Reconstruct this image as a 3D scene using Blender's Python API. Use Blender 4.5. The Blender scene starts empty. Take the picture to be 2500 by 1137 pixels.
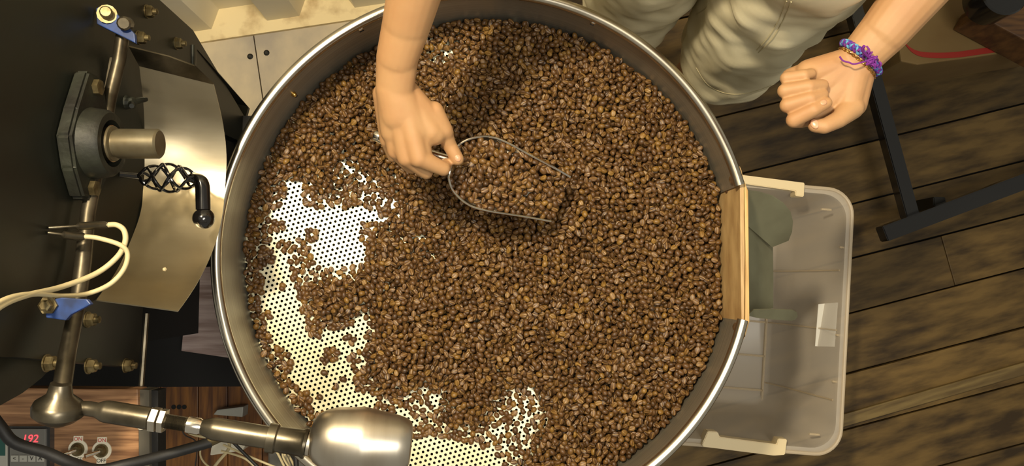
import bpy, bmesh, math, random
import numpy as np
from mathutils import Vector, Matrix, Euler, noise
from mathutils.bvhtree import BVHTree
random.seed(7); RNG = np.random.RandomState(11)
sc = bpy.context.scene
COL = sc.collection
PI = math.pi
def lin(c):
    c = c / 255.0
    return c / 12.92 if c <= 0.04045 else ((c + 0.055) / 1.055) ** 2.4
def rgb(r, g, b): return (lin(r), lin(g), lin(b), 1.0)

# ------------------------------------------------------------------ camera
F, CX, CY, NX, NY = 1900.0, 1250.0, 568.5, 1190.0, 700.0
CAMZ, RIMZ = 1.966, 0.85
_down = Vector((NX - CX, -(NY - CY), -F)).normalized()          # straight down, in camera space
_q = _down.rotation_difference(Vector((0, 0, -1)))
ROT = _q.to_matrix()
def ray(px, py): return (ROT @ Vector((px - CX, -(py - CY), -F)))
_r = ray(1186, 617); _t = (RIMZ - CAMZ) / _r.z
CAM = Vector((-_r.x * _t, -_r.y * _t, CAMZ))
def P(px, py, z):
    r = ray(px, py); t = (z - CAM.z) / r.z
    return CAM + r * t
def to_px(v):
    c = ROT.transposed() @ (Vector(v) - CAM)
    return CX + F * c.x / -c.z, CY - F * c.y / -c.z
cd = bpy.data.cameras.new('camera'); cam = bpy.data.objects.new('camera', cd); COL.objects.link(cam)
cam.matrix_world = Matrix.Translation(CAM) @ ROT.to_4x4()
cd.sensor_width = 36.0; cd.lens = 36.0 * F / 2500.0; cd.clip_start = 0.02; cd.clip_end = 50
sc.camera = cam
# ------------------------------------------------------------------ light and exposure
w = bpy.data.worlds.new('world'); sc.world = w; w.use_nodes = True
w.node_tree.nodes['Background'].inputs[0].default_value = (0.95, 0.90, 0.76, 1)
w.node_tree.nodes['Background'].inputs[1].default_value = 0.19
def lamp(name, kind, loc, target, power, col, size=0.1, size_y=None):
    l = bpy.data.lights.new(name, kind); l.energy = power; l.color = col
    if kind == 'AREA':
        l.size = size
        if size_y: l.shape = 'RECTANGLE'; l.size_y = size_y
    else: l.shadow_soft_size = size
    o = bpy.data.objects.new(name, l); COL.objects.link(o); o.location = loc
    o.rotation_euler = (Vector(target) - Vector(loc)).to_track_quat('-Z', 'Y').to_euler()
    return o
lamp('key_lamp', 'AREA', (-0.42, 0.50, 2.50), (-0.05, 0, 0.8), 23, (1.0, 0.86, 0.62), 0.14, 0.09)
lamp('overhead_fill', 'AREA', (0.55, -0.25, 3.0), (0.3, 0.0, 0.8), 15, (1.0, 0.95, 0.84), 0.9, 0.5)  # broad unseen fill light added overhead to lift the ambient level
sc.view_settings.view_transform = 'Standard'; sc.view_settings.look = 'None'
sc.view_settings.gamma = 1.0; sc.view_settings.use_curve_mapping = False
sc.view_settings.exposure = 0.75

# ------------------------------------------------------------------ helpers
def mat(name, col, rough=0.5, metal=0.0, col2=None, nscale=20.0, stretch=(1, 1, 1), bump=0.0, bscale=None,
        contrast=(0.35, 0.65), rand=0.0, detail=5.0, coat=0.0, sss=0.0, trans=0.0, alpha=1.0, emit=None, spec=None, aniso=0.0, rot=(0,0,0), rvar=0.0):
    m = bpy.data.materials.new(name); m.use_nodes = True
    nt = m.node_tree; N, L = nt.nodes, nt.links; b = N['Principled BSDF']
    b.inputs['Base Color'].default_value = col; b.inputs['Roughness'].default_value = rough
    b.inputs['Metallic'].default_value = metal; b.inputs['Coat Weight'].default_value = coat
    if spec is not None: b.inputs['Specular IOR Level'].default_value = spec
    if sss: b.inputs['Subsurface Weight'].default_value = sss; b.inputs['Subsurface Radius'].default_value = (0.010, 0.004, 0.002); b.inputs['Subsurface Scale'].default_value = 0.5
    if trans: b.inputs['Transmission Weight'].default_value = trans
    if alpha < 1: b.inputs['Alpha'].default_value = alpha
    if emit: b.inputs['Emission Color'].default_value = emit; b.inputs['Emission Strength'].default_value = 1.0
    if aniso: b.inputs['Anisotropic'].default_value = aniso
    tc = N.new('ShaderNodeTexCoord'); mp = N.new('ShaderNodeMapping'); mp.inputs['Scale'].default_value = stretch
    mp.inputs['Rotation'].default_value = rot
    L.new(tc.outputs['Object'], mp.inputs['Vector'])
    out = None
    if col2 is not None or bump or rvar:
        nz = N.new('ShaderNodeTexNoise'); nz.inputs['Scale'].default_value = nscale; nz.inputs['Detail'].default_value = detail
        L.new(mp.outputs[0], nz.inputs['Vector'])
    if col2 is not None:
        mr = N.new('ShaderNodeMapRange'); mr.inputs['From Min'].default_value = contrast[0]; mr.inputs['From Max'].default_value = contrast[1]
        L.new(nz.outputs[0], mr.inputs[0])
        mx = N.new('ShaderNodeMix'); mx.data_type = 'RGBA'; mx.inputs[6].default_value = col; mx.inputs[7].default_value = col2
        L.new(mr.outputs[0], mx.inputs[0]); out = mx.outputs[2]
    if rand:
        oi = N.new('ShaderNodeObjectInfo'); m2 = N.new('ShaderNodeMapRange')
        m2.inputs['To Min'].default_value = 1 - rand; m2.inputs['To Max'].default_value = 1 + rand
        L.new(oi.outputs['Random'], m2.inputs[0])
        hs = N.new('ShaderNodeHueSaturation'); L.new(m2.outputs[0], hs.inputs['Value'])
        if out: L.new(out, hs.inputs['Color'])
        else: hs.inputs['Color'].default_value = col
        out = hs.outputs[0]
    if out: L.new(out, b.inputs['Base Color'])
    if rvar:
        mr3 = N.new('ShaderNodeMapRange'); mr3.inputs['To Min'].default_value = rough - rvar; mr3.inputs['To Max'].default_value = rough + rvar
        L.new(nz.outputs[0], mr3.inputs[0]); L.new(mr3.outputs[0], b.inputs['Roughness'])
    if bump:
        src = nz
        if bscale:
            src = N.new('ShaderNodeTexNoise'); src.inputs['Scale'].default_value = bscale; src.inputs['Detail'].default_value = 6
            L.new(mp.outputs[0], src.inputs['Vector'])
        bp = N.new('ShaderNodeBump'); bp.inputs['Strength'].default_value = bump; bp.inputs['Distance'].default_value = 0.002
        L.new(src.outputs[0], bp.inputs['Height']); L.new(bp.outputs[0], b.inputs['Normal'])
    return m
def link(name, bm, m=None, parent=None, smooth=False, angle=None):
    me = bpy.data.meshes.new(name)
    bmesh.ops.recalc_face_normals(bm, faces=bm.faces)
    bm.to_mesh(me); bm.free()
    if smooth:
        for p in me.polygons: p.use_smooth = True
        me.set_sharp_from_angle(angle=math.radians(angle or 40))
    o = bpy.data.objects.new(name, me); COL.objects.link(o)
    if m: me.materials.append(m)
    if parent:
        o.parent = parent; o.matrix_parent_inverse = Matrix.Translation(-Vector(parent.location))
    return o
def tag(o, label, cat, group=None, kind=None):
    if label: o['label'] = label
    if cat: o['category'] = cat
    if group: o['group'] = group
    if kind: o['kind'] = kind
    return o
def thing(name, label, cat, loc=(0, 0, 0), group=None):
    o = bpy.data.objects.new(name, None); COL.objects.link(o); o.location = loc; o.empty_display_size = 0.02
    return tag(o, label, cat, group)
def box(bm, c, s, rz=0.0, bev=0.0):
    r = bmesh.ops.create_cube(bm, size=1.0, matrix=Matrix.Translation(c) @ Matrix.Rotation(rz, 4, 'Z') @ Matrix.Diagonal((s[0], s[1], s[2], 1)))
    if bev:
        es = list({e for v in r['verts'] for e in v.link_edges})
        bmesh.ops.bevel(bm, geom=es, offset=bev, segments=2, profile=0.6, affect='EDGES')
def B(*a, **k): bm = bmesh.new(); box(bm, *a, **k); return bm
def prism(bm, pts, thick):
    """polygon pts (3D, seen from above) thickened downwards"""
    top = [bm.verts.new(p) for p in pts]; bot = [bm.verts.new(Vector(p) - Vector(thick) if hasattr(thick, '__len__') else Vector(p) - Vector((0, 0, thick))) for p in pts]
    bm.faces.new(top); bm.faces.new(bot[::-1]); n = len(pts)
    for i in range(n): bm.faces.new((top[i], bot[i], bot[(i + 1) % n], top[(i + 1) % n]))
def prism_bm(pts, thick, bev=0.0):
    bm = bmesh.new(); prism(bm, pts, thick)
    if bev: bmesh.ops.recalc_face_normals(bm, faces=bm.faces); bmesh.ops.bevel(bm, geom=bm.edges[:], offset=bev, segments=2, profile=0.6, affect='EDGES')
    return bm
def frames(pts):
    pts = [Vector(p) for p in pts]; out = []; prev = None
    for i in range(len(pts)):
        t = (pts[min(i + 1, len(pts) - 1)] - pts[max(i - 1, 0)]).normalized()
        if prev is None:
            up = Vector((0, 0, 1)) if abs(t.z) < 0.9 else Vector((1, 0, 0))
            n = (up - t * up.dot(t)).normalized()
        else: n = (prev - t * prev.dot(t)).normalized()
        prev = n; out.append((pts[i], t, n, t.cross(n)))
    return out
def tube(bm, pts, radii, seg=12, caps=True, closed=False, flat=1.0):
    if not hasattr(radii, '__len__'): radii = [radii] * len(pts)
    rings = []
    for (p, t, n, b), r in zip(frames(pts), radii):
        rings.append([bm.verts.new(p + n * (math.cos(a) * r * flat) + b * (math.sin(a) * r)) for a in (2 * PI * k / seg for k in range(seg))])
    for i in range(len(rings) - 1):
        for k in range(seg): bm.faces.new((rings[i][k], rings[i][(k + 1) % seg], rings[i + 1][(k + 1) % seg], rings[i + 1][k]))
    if closed:
        for k in range(seg): bm.faces.new((rings[-1][k], rings[-1][(k + 1) % seg], rings[0][(k + 1) % seg], rings[0][k]))
    elif caps: bm.faces.new(rings[0][::-1]); bm.faces.new(rings[-1])
def T(pts, r, **k): bm = bmesh.new(); tube(bm, pts, r, **k); return bm
def spline(pts, n=8):
    pts = [Vector(p) for p in pts]; out = []
    for i in range(len(pts) - 1):
        p0 = pts[max(i - 1, 0)]; p1 = pts[i]; p2 = pts[i + 1]; p3 = pts[min(i + 2, len(pts) - 1)]
        for k in range(n):
            t = k / n
            out.append(0.5 * ((2 * p1) + (p2 - p0) * t + (2 * p0 - 5 * p1 + 4 * p2 - p3) * t * t + (3 * p1 - p0 - 3 * p2 + p3) * t ** 3))
    out.append(pts[-1]); return out
def lathe(bm, a, axis, prof, seg=32):
    """prof: (distance along axis, radius)"""
    axis = Vector(axis).normalized(); a = Vector(a)
    up = Vector((0, 0, 1)) if abs(axis.z) < 0.9 else Vector((1, 0, 0))
    n = (up - axis * up.dot(axis)).normalized(); b = axis.cross(n); rings = []
    for d, r in prof:
        c = a + axis * d
        rings.append([bm.verts.new(c)] if r < 1e-6 else [bm.verts.new(c + n * (math.cos(2 * PI * k / seg) * r) + b * (math.sin(2 * PI * k / seg) * r)) for k in range(seg)])
    for i in range(len(rings) - 1):
        r0, r1 = rings[i], rings[i + 1]
        for k in range(seg):
            k2 = (k + 1) % seg
            if len(r0) == 1 and len(r1) == 1: continue
            if len(r0) == 1: bm.faces.new((r0[0], r1[k], r1[k2]))
            elif len(r1) == 1: bm.faces.new((r0[k], r1[0], r0[k2]))
            else: bm.faces.new((r0[k], r1[k], r1[k2], r0[k2]))
def LA(*a, **k): bm = bmesh.new(); lathe(bm, *a, **k); return bm
def sheet(bm, rows, thick=0.0015):
    """rows: 2D array of points -> surface with thickness along its normals"""
    R, Cn = len(rows), len(rows[0]); g = [[Vector(p) for p in r] for r in rows]; nn = [[None] * Cn for _ in range(R)]
    for i in range(R):
        for j in range(Cn):
            du = g[i][min(j + 1, Cn - 1)] - g[i][max(j - 1, 0)]; dv = g[min(i + 1, R - 1)][j] - g[max(i - 1, 0)][j]
            nn[i][j] = du.cross(dv).normalized()
    A = [[bm.verts.new(g[i][j] + nn[i][j] * thick / 2) for j in range(Cn)] for i in range(R)]
    D = [[bm.verts.new(g[i][j] - nn[i][j] * thick / 2) for j in range(Cn)] for i in range(R)]
    for i in range(R - 1):
        for j in range(Cn - 1):
            bm.faces.new((A[i][j], A[i][j + 1], A[i + 1][j + 1], A[i + 1][j])); bm.faces.new((D[i][j], D[i + 1][j], D[i + 1][j + 1], D[i][j + 1]))
    for j in range(Cn - 1):
        bm.faces.new((A[0][j], D[0][j], D[0][j + 1], A[0][j + 1])); bm.faces.new((A[-1][j], A[-1][j + 1], D[-1][j + 1], D[-1][j]))
    for i in range(R - 1):
        bm.faces.new((A[i][0], A[i + 1][0], D[i + 1][0], D[i][0])); bm.faces.new((A[i][-1], D[i][-1], D[i + 1][-1], A[i + 1][-1]))
def blob(caps, voxel, smooth_it=6, extra=None):
    """union of tapered capsules, voxel remeshed into ONE continuous skin; returns a mesh"""
    bm = bmesh.new()
    for c in caps:
        p0, r0, p1, r1 = c[:4]; p0 = Vector(p0); p1 = Vector(p1); fl = c[4] if len(c) > 4 else 1.0
        up = Vector(c[5]).normalized() if len(c) > 5 else None
        ax = p1 - p0; ln = max(ax.length, 1e-5); t = ax / ln
        if up is None: up = Vector((0, 0, 1)) if abs(t.z) < 0.85 else Vector((0, 1, 0))
        n = (up - t * up.dot(t)).normalized(); b = t.cross(n); seg = 20; rings = []
        prof = [(-r0 * math.cos(a), r0 * math.sin(a)) for a in (PI / 2 * k / 5 for k in range(6))]
        prof += [(ln + r1 * math.sin(a), r1 * math.cos(a)) for a in (PI / 2 * k / 5 for k in range(6))]
        for d, r in prof:
            c0 = p0 + t * d
            rings.append([bm.verts.new(c0)] if r < 1e-7 else [bm.verts.new(c0 + n * (math.cos(2 * PI * k / seg) * r * fl) + b * (math.sin(2 * PI * k / seg) * r)) for k in range(seg)])
        for i in range(len(rings) - 1):
            A, D = rings[i], rings[i + 1]
            for k in range(seg):
                k2 = (k + 1) % seg
                if len(A) == 1: bm.faces.new((A[0], D[k2], D[k]))
                elif len(D) == 1: bm.faces.new((A[k], A[k2], D[0]))
                else: bm.faces.new((A[k], A[k2], D[k2], D[k]))
    bmesh.ops.recalc_face_normals(bm, faces=bm.faces)
    me = bpy.data.meshes.new('tmp'); bm.to_mesh(me); bm.free()
    o = bpy.data.objects.new('tmp', me); COL.objects.link(o)
    rm = o.modifiers.new('r', 'REMESH'); rm.mode = 'VOXEL'; rm.voxel_size = voxel
    s = o.modifiers.new('s', 'SMOOTH'); s.factor = 0.5; s.iterations = smooth_it
    dg = bpy.context.evaluated_depsgraph_get(); dg.update()
    out = bpy.data.meshes.new_from_object(o.evaluated_get(dg))
    bpy.data.objects.remove(o); bpy.data.meshes.remove(me)
    return out

# ------------------------------------------------------------------ materials
M = {}
M['steel'] = mat('brushed_steel', rgb(172, 166, 152), 0.30, 1.0, rgb(140, 132, 116), 9, (1, 1, 1), rvar=0.08, contrast=(0.3, 0.7))
M['rim'] = mat('rolled_rim_steel', rgb(214, 205, 188), 0.24, 1.0, rgb(200, 190, 170), 14)
M['chute'] = mat('chute_steel', rgb(182, 169, 142), 0.30, 1.0, rgb(164, 150, 122), 6, (1, 3, 1), bump=0.04, bscale=40)
M['chrome'] = mat('polished_steel', rgb(225, 215, 200), 0.16, 1.0)
M['satin'] = mat('satin_steel', rgb(205, 196, 180), 0.36, 1.0, rgb(184, 172, 154), 8, (6, 1, 1))
M['sieve'] = mat('sieve_steel', rgb(222, 216, 188), 0.42, 0.35, rgb(208, 198, 154), 11, contrast=(0.45, 0.75))
M['dark'] = mat('black_void', rgb(14, 12, 10), 0.8)
M['black'] = mat('black_painted_steel', rgb(24, 27, 20), 0.42, 0.0, rgb(20, 18, 12), 7, bump=0.05, bscale=60)
M['cast'] = mat('cast_iron', rgb(44, 46, 36), 0.55, 0.3, rgb(26, 24, 18), 30, bump=0.4, bscale=90)
M['gloss'] = mat('gloss_black', rgb(18, 16, 15), 0.16, 0.0, coat=0.5)
M['gun'] = mat('gunmetal_pipe', rgb(112, 104, 88), 0.34, 0.85, rgb(66, 60, 48), 22, bump=0.12, bscale=60)
M['bolt'] = mat('zinc_bolt', rgb(132, 118, 84), 0.42, 0.8, rgb(84, 72, 46), 90)
M['blue'] = mat('blue_paint', rgb(34, 62, 120), 0.45, 0.0, rgb(24, 40, 76), 60)
M['cable'] = mat('beige_cable', rgb(196, 180, 138), 0.5)
M['blackrub'] = mat('black_rubber', rgb(17, 15, 14), 0.6, bump=0.1, bscale=200)
M['shaft'] = mat('shaft_steel', rgb(134, 126, 104), 0.38, 0.7, rgb(104, 92, 68), 26, (1, 1, 1))
M['floorwood'] = mat('old_plank', rgb(104, 82, 44), 0.58, 0, rgb(50, 37, 18), 6, (1.3, 5.5, 3), bump=0.35, bscale=9, rand=0.22, contrast=(0.36, 0.66), spec=0.3)
M['batten'] = mat('worn_batten', rgb(122, 102, 60), 0.4, 0, rgb(88, 70, 38), 6, (1.2, 14, 5), bump=0.2)
M['ply'] = mat('stained_plywood', rgb(206, 190, 158), 0.6, 0, rgb(158, 148, 134), 5.5, (1.4, 1, 1), bump=0.15, bscale=24, rand=0.05)
M['stain'] = mat('stained_sill', rgb(232, 212, 164), 0.6, 0, rgb(150, 112, 58), 14, contrast=(0.52, 0.78), bump=0.3)
M['wall'] = mat('painted_corrugated', rgb(240, 234, 214), 0.5, 0, rgb(228, 218, 190), 3, (1, 1, 1))
M['gatewood'] = mat('gate_oak', rgb(206, 172, 118), 0.5, 0, rgb(172, 136, 88), 10, (18, 1.6, 4), bump=0.12)
M['gatewood2'] = mat('gate_ash', rgb(206, 170, 104), 0.45, 0, rgb(176, 136, 74), 10, (18, 1.6, 4), bump=0.1)
M['conwood'] = mat('walnut_laminate', rgb(176, 132, 92), 0.42, 0, rgb(116, 80, 52), 9, (1.4, 22, 3), bump=0.06)
M['benchwood'] = mat('orange_bench_wood', rgb(132, 84, 30), 0.45, 0, rgb(78, 42, 12), 8, (14, 1.2, 3), rand=0.18, bump=0.1)
M['grey'] = mat('grey_metal_case', rgb(92, 90, 84), 0.45, 0.2, rgb(70, 68, 64), 30)
M['greystrip'] = mat('brushed_grey_strip', rgb(98, 92, 80), 0.5, 0.3)
M['white'] = mat('white_plastic', rgb(226, 218, 196), 0.45)
M['cream'] = mat('cream_plastic', rgb(226, 206, 164), 0.38, sss=0.0)
M['paper'] = mat('label_paper', rgb(214, 210, 198), 0.7)
M['tubclear'] = mat('clear_tub_plastic', rgb(214, 202, 184), 0.30, alpha=0.58, bump=0.05, bscale=30)
M['glassy'] = mat('chute_plate_steel', rgb(150, 148, 120), 0.5, 0.6, rgb(120, 116, 92), 8)
M['skin'] = mat('skin', rgb(182, 142, 98), 0.58, 0, rgb(172, 126, 84), 16, sss=0.10, bump=0.06, bscale=120, contrast=(0.3, 0.7))
M['nail'] = mat('nail', rgb(200, 150, 116), 0.3)
M['tan'] = mat('tanned_leg_skin', rgb(140, 84, 48), 0.5)
M['khaki'] = mat('khaki_cotton', rgb(216, 206, 172), 0.85, 0, rgb(206, 194, 158), 12, bump=0.10, bscale=900)
M['stitch'] = mat('khaki_stitch', rgb(190, 178, 140), 0.9)
M['shirt'] = mat('pale_grey_cotton', rgb(205, 198, 178), 0.9)
M['hair'] = mat('dark_hair', rgb(30, 20, 14), 0.6)
M['purple'] = mat('purple_thread', rgb(112, 36, 130), 0.75)
M['cyan'] = mat('light_blue_thread', rgb(96, 158, 190), 0.75)
M['violet'] = mat('blue_violet_thread', rgb(70, 58, 150), 0.75)
M['gold'] = mat('gold_chain', rgb(214, 170, 92), 0.25, 1.0)
M['carton'] = mat('brown_carton', rgb(122, 98, 56), 0.75, 0, rgb(112, 86, 46), 6)
M['red'] = mat('red_print', rgb(150, 34, 20), 0.6)
M['blond'] = mat('brown_timber', rgb(104, 70, 34), 0.6, 0, rgb(70, 44, 20), 8, (2, 16, 3))
M['led'] = mat('led_red', rgb(255, 50, 50), 0.5, emit=(1.0, 0.06, 0.08, 1))
M['dispgrey'] = mat('controller_grey', rgb(104, 102, 96), 0.4)
M['button'] = mat('controller_button', rgb(158, 156, 146), 0.5)
M['ink'] = mat('black_ink', rgb(40, 34, 30), 0.6)
M['redink'] = mat('red_ink', rgb(190, 60, 60), 0.6)
M['teal'] = mat('teal_glass', rgb(8, 70, 62), 0.2, coat=0.5)
def bean_mat():
    m = bpy.data.materials.new('roasted_bean'); m.use_nodes = True; nt = m.node_tree; N, L = nt.nodes, nt.links; b = N['Principled BSDF']
    oi = N.new('ShaderNodeObjectInfo'); cr = N.new('ShaderNodeValToRGB'); e = cr.color_ramp
    e.elements[0].position = 0; e.elements[0].color = rgb(68, 45, 21)
    e.elements[1].position = 1; e.elements[1].color = rgb(132, 98, 42)
    for p, c in ((0.3, rgb(84, 57, 28)), (0.55, rgb(94, 65, 35)), (0.8, rgb(102, 72, 34)), (0.95, rgb(114, 82, 36))):
        x = e.elements.new(p); x.color = c
    L.new(oi.outputs['Random'], cr.inputs[0])
    at = N.new('ShaderNodeAttribute'); at.attribute_name = 'crease'
    mx = N.new('ShaderNodeMix'); mx.data_type = 'RGBA'; mx.inputs[7].default_value = rgb(170, 134, 80)
    L.new(at.outputs['Fac'], mx.inputs[0]); L.new(cr.outputs[0], mx.inputs[6]); L.new(mx.outputs[2], b.inputs['Base Color'])
    b.inputs['Roughness'].default_value = 0.42; b.inputs['Specular IOR Level'].default_value = 0.45
    return m
M['bean'] = bean_mat()
# ================================================================== SETTING
NW = P(NX, NY, 0.0); NWX, NWY = NW.x, NW.y        # point of the floor right under the camera
def struct(name, bm, m, label=None, parent=None):
    o = link(name, bm, m, parent)
    if parent is None:
        o['kind'] = 'structure'
        if label: o['label'] = label
    return o
floor = struct('floor', B((0.4, -0.3, -0.045), (5.0, 3.4, 0.03)), M['dark'], 'dark subfloor under old worn wooden floor planks')
# planks run along a direction 14 degrees above the picture's horizontal
pa = math.radians(14); pd = Vector((math.cos(pa), math.sin(pa), 0)); pn = Vector((-pd.y, pd.x, 0))
off = -1.75; k = 0
lines = []
while off < 1.25:
    wd = 0.128 + 0.03 * random.random(); lines.append((off, wd)); off += wd + 0.004
for off, wd in lines:
    s = (-0.35 if off + wd > -0.42 else -1.9) - random.random() * .6
    while s < 2.2:
        ln = 1.5 + 1.3 * random.random()
        bm = bmesh.new(); box(bm, (0, 0, 0), (ln - 0.003, wd, 0.026), bev=0.002)
        z = -0.014 + random.uniform(-0.002, 0.002)
        o = link('plank', bm, M['floorwood'], floor)
        c = pd * (s + ln / 2) + pn * (off + wd / 2)
        o.location = (c.x, c.y, z); o.rotation_euler.z = pa; s += ln
# a worn batten lying across the planks, lower right
pp = [P(2040, 1030, 0.004), P(2560, 880, 0.004)]
d_ = (pp[1] - pp[0]); o = link('batten', B((0, 0, 0), (d_.length, 0.030, 0.012), bev=0.003), M['batten'], floor)
o.location = (pp[0] + pp[1]) / 2 + Vector((0, 0, 0.002)); o.rotation_euler.z = math.atan2(d_.y, d_.x)
# stained plywood area by the corrugated wall
ply = struct('floor_plywood', B((-0.62, 0.18, -0.004), (1.26, 1.10, 0.006)), M['dark'], 'stained plywood sheets of the floor beside the corrugated wall')
wdir = (P(940, 35, 0) - P(470, 105, 0)); wang = math.atan2(wdir.y, wdir.x); wd_ = Vector((math.cos(wang), math.sin(wang), 0)); wn = Vector((-wd_.y, wd_.x, 0))
W0 = P(470, 105, 0.0)
seam = P(632, 160, 0)
def wp(s, t, z): return W0 + wd_ * s + wn * t + Vector((0, 0, z))
ss = (seam - W0).dot(wd_)
for a, b in ((-0.7, ss - 0.0015), (ss + 0.0015, ss + 0.62)):
    link('plywood_sheet', prism_bm([wp(a, -0.62, 0.009), wp(b, -0.62, 0.009), wp(b, 0.02, 0.009), wp(a, 0.02, 0.009)], 0.008), M['ply'], ply)
for px, py in ((612, 139), (652, 130)):
    link('bolt_head', LA(P(px, py, 0.005), (0, 0, 1), [(0, 0), (0, 0.008), (0.005, 0.0075), (0.007, 0.004), (0.007, 0)], seg=10), M['cast'], ply)
# corrugated steel wall of the room, standing on a stained sill
sill = struct('trim_1', prism_bm([wp(-1.3, -0.008, 0.02), wp(2.4, -0.008, 0.02), wp(2.4, 0.16, 0.02), wp(-1.3, 0.16, 0.02)], 0.035), M['stain'], 'rust stained steel sill along the foot of the corrugated wall')
wall = bmesh.new()
prof = []; s = -1.3; per = 0.222; s0 = -0.022
s = s0 - per * 6
while s < 2.3:
    prof += [(s, 0.022), (s + 0.080, 0.022), (s + 0.105, 0.070), (s + 0.196, 0.070), (s + per, 0.022)]; s += per
prof2 = []
for q in prof:
    if not prof2 or abs(q[0] - prof2[-1][0]) > 1e-6: prof2.append(q)
rows = [[wp(a, b, z) for a, b in prof2] for z in (0.02, 1.2, 2.4)]
sheet(wall, rows, 0.002)
struct('wall_back', wall, M['wall'], 'cream painted corrugated steel wall')
# ================================================================== COOLING TRAY
R_IN, R_RIM, ZS = 0.3835, 0.3785, 0.718         # inner wall radius, rim centre line, sieve level
GA0, GA1 = [math.atan2(-(y - 617), x - 1186) for x, y in ((1826, 446), (1836, 786))]   # gate opening angles (upper, lower)
tray = thing('cooling_tray', 'round stainless steel bean cooling tray with rolled rim and perforated floor', 'cooling tray', (0, 0, 0.62))
def arc(r, z, a0, a1, n): return [Vector((r * math.cos(a0 + (a1 - a0) * i / n), r * math.sin(a0 + (a1 - a0) * i / n), z)) for i in range(n + 1)]
a_start, a_end = GA0, GA1 + 2 * PI
bm = bmesh.new(); sheet(bm, [arc(R_IN, z, a_start, a_end, 160) for z in (0.66, 0.70, 0.76, 0.80, 0.846)], 0.002)
link('tray_wall', bm, None, tray, smooth=True)
# low lip of the wall under the gate
bm = bmesh.new(); sheet(bm, [arc(R_IN, z, a_end - 2 * PI, a_start, 24) for z in (0.66, 0.735)], 0.002); link('gate_sill', bm, M['steel'], tray, smooth=True)
rr = arc(0.3830, 0.8480, a_start, a_end, 360)
bm = bmesh.new(); tube(bm, rr, 0.0078, seg=24); rim = link('rim', bm, M['rim'], tray, smooth=True, angle=60)
# end fittings of the rim beside the gate
for a in (a_start + 0.03, a_end - 2 * PI - 0.03):
    c = Vector((R_IN * math.cos(a), R_IN * math.sin(a), 0.830)); d = Vector((-math.cos(a), -math.sin(a), 0))
    link('screw', LA(c, d, [(0, 0.006), (0.004, 0.006), (0.006, 0.003), (0.006, 0)], seg=14), M['chrome'], tray, smooth=True)
for px, py in ((873, 57), (1458, 33), (722, 231)):
    q = P(px, py, 0.832); a = math.atan2(q.y, q.x); c = Vector((R_IN * math.cos(a), R_IN * math.sin(a), 0.836)); d = Vector((-math.cos(a), -math.sin(a), 0))
    if px == 722: c.z = 0.79  # a golden spot on the wall, only built like the screws
    rr_ = 0.0058 if px != 722 else 0.004
    s_ = link('screw', LA(c, d, [(0, rr_), (0.003, rr_), (0.006, rr_ * .8), (0.008, rr_ * .4), (0.0085, 0)], seg=14), M['chrome'] if px != 722 else M['gold'], tray, smooth=True)
    sb = link('screw_slot', B((0, 0, 0), (0.001, rr_ * 1.2, 0.0015)), M['dark'], s_); sb.matrix_parent_inverse = Matrix(); sb.location = c + d * 0.0086
    sb.rotation_euler.z = a
# wall material: concentric brush lines around the drum axis
m = mat('spun_steel', rgb(150, 142, 124), 0.44, 0.72); nt = m.node_tree; N, L = nt.nodes, nt.links
tc = N.new('ShaderNodeTexCoord'); mp = N.new('ShaderNodeMapping'); mp.inputs['Scale'].default_value = (2.5, 2.5, 420); L.new(tc.outputs['Object'], mp.inputs[0])
nz = N.new('ShaderNodeTexNoise'); nz.inputs['Scale'].default_value = 1.0; nz.inputs['Detail'].default_value = 3; L.new(mp.outputs[0], nz.inputs[0])
mx = N.new('ShaderNodeMix'); mx.data_type = 'RGBA'; mx.inputs[6].default_value = rgb(130, 122, 106); mx.inputs[7].default_value = rgb(196, 188, 170); L.new(nz.outputs[0], mx.inputs[0])
L.new(mx.outputs[2], N['Principled BSDF'].inputs['Base Color'])
bp = N.new('ShaderNodeBump'); bp.inputs['Strength'].default_value = 0.35; bp.inputs['Distance'].default_value = 0.0006; L.new(nz.outputs[0], bp.inputs['Height']); L.new(bp.outputs[0], N['Principled BSDF'].inputs['Normal'])
bpy.data.objects['tray_wall'].data.materials.append(m); M['spun'] = m
# perforated floor: every hole is cut
pitch = 0.00815; u1 = Vector((math.cos(math.radians(16)), math.sin(math.radians(16)), 0)) * pitch
u2 = Vector((math.cos(math.radians(76)), math.sin(math.radians(76)), 0)) * pitch; rh = 0.0022
hexc = [(math.cos(math.radians(16 + 30 + 60 * k)) * pitch / math.sqrt(3), math.sin(math.radians(16 + 30 + 60 * k)) * pitch / math.sqrt(3)) for k in range(6)]
outer = []
for k in range(6): a, b = hexc[k], hexc[(k + 1) % 6]; outer += [a, ((a[0] + b[0]) / 2, (a[1] + b[1]) / 2)]
ths = [math.atan2(y, x) for x, y in outer]; inner = [(rh * math.cos(t), rh * math.sin(t)) for t in ths]
cell = np.array([(x, y, 0) for x, y in outer] + [(x, y, 0) for x, y in inner] + [(x, y, -0.0015) for x, y in inner])
cf = []
for k in range(12):
    k2 = (k + 1) % 12; cf += [(k, k2, 12 + k2, 12 + k), (12 + k, 12 + k2, 24 + k2, 24 + k)]
cf = np.array(cf); cs = []
for i in range(-60, 61):
    for j in range(-60, 61):
        c = u1 * i + u2 * j
        if math.hypot(c.x, c.y) < R_IN - 0.002: cs.append((c.x, c.y, ZS))
cs = np.array(cs); V = (cs[:, None, :] + cell[None]).reshape(-1, 3); Fc = (cf[None] + 36 * np.arange(len(cs))[:, None, None]).reshape(-1, 4)
me = bpy.data.meshes.new('perforated_floor'); me.from_pydata(V.tolist(), [], Fc.tolist()); me.materials.append(M['sieve'])
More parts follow.
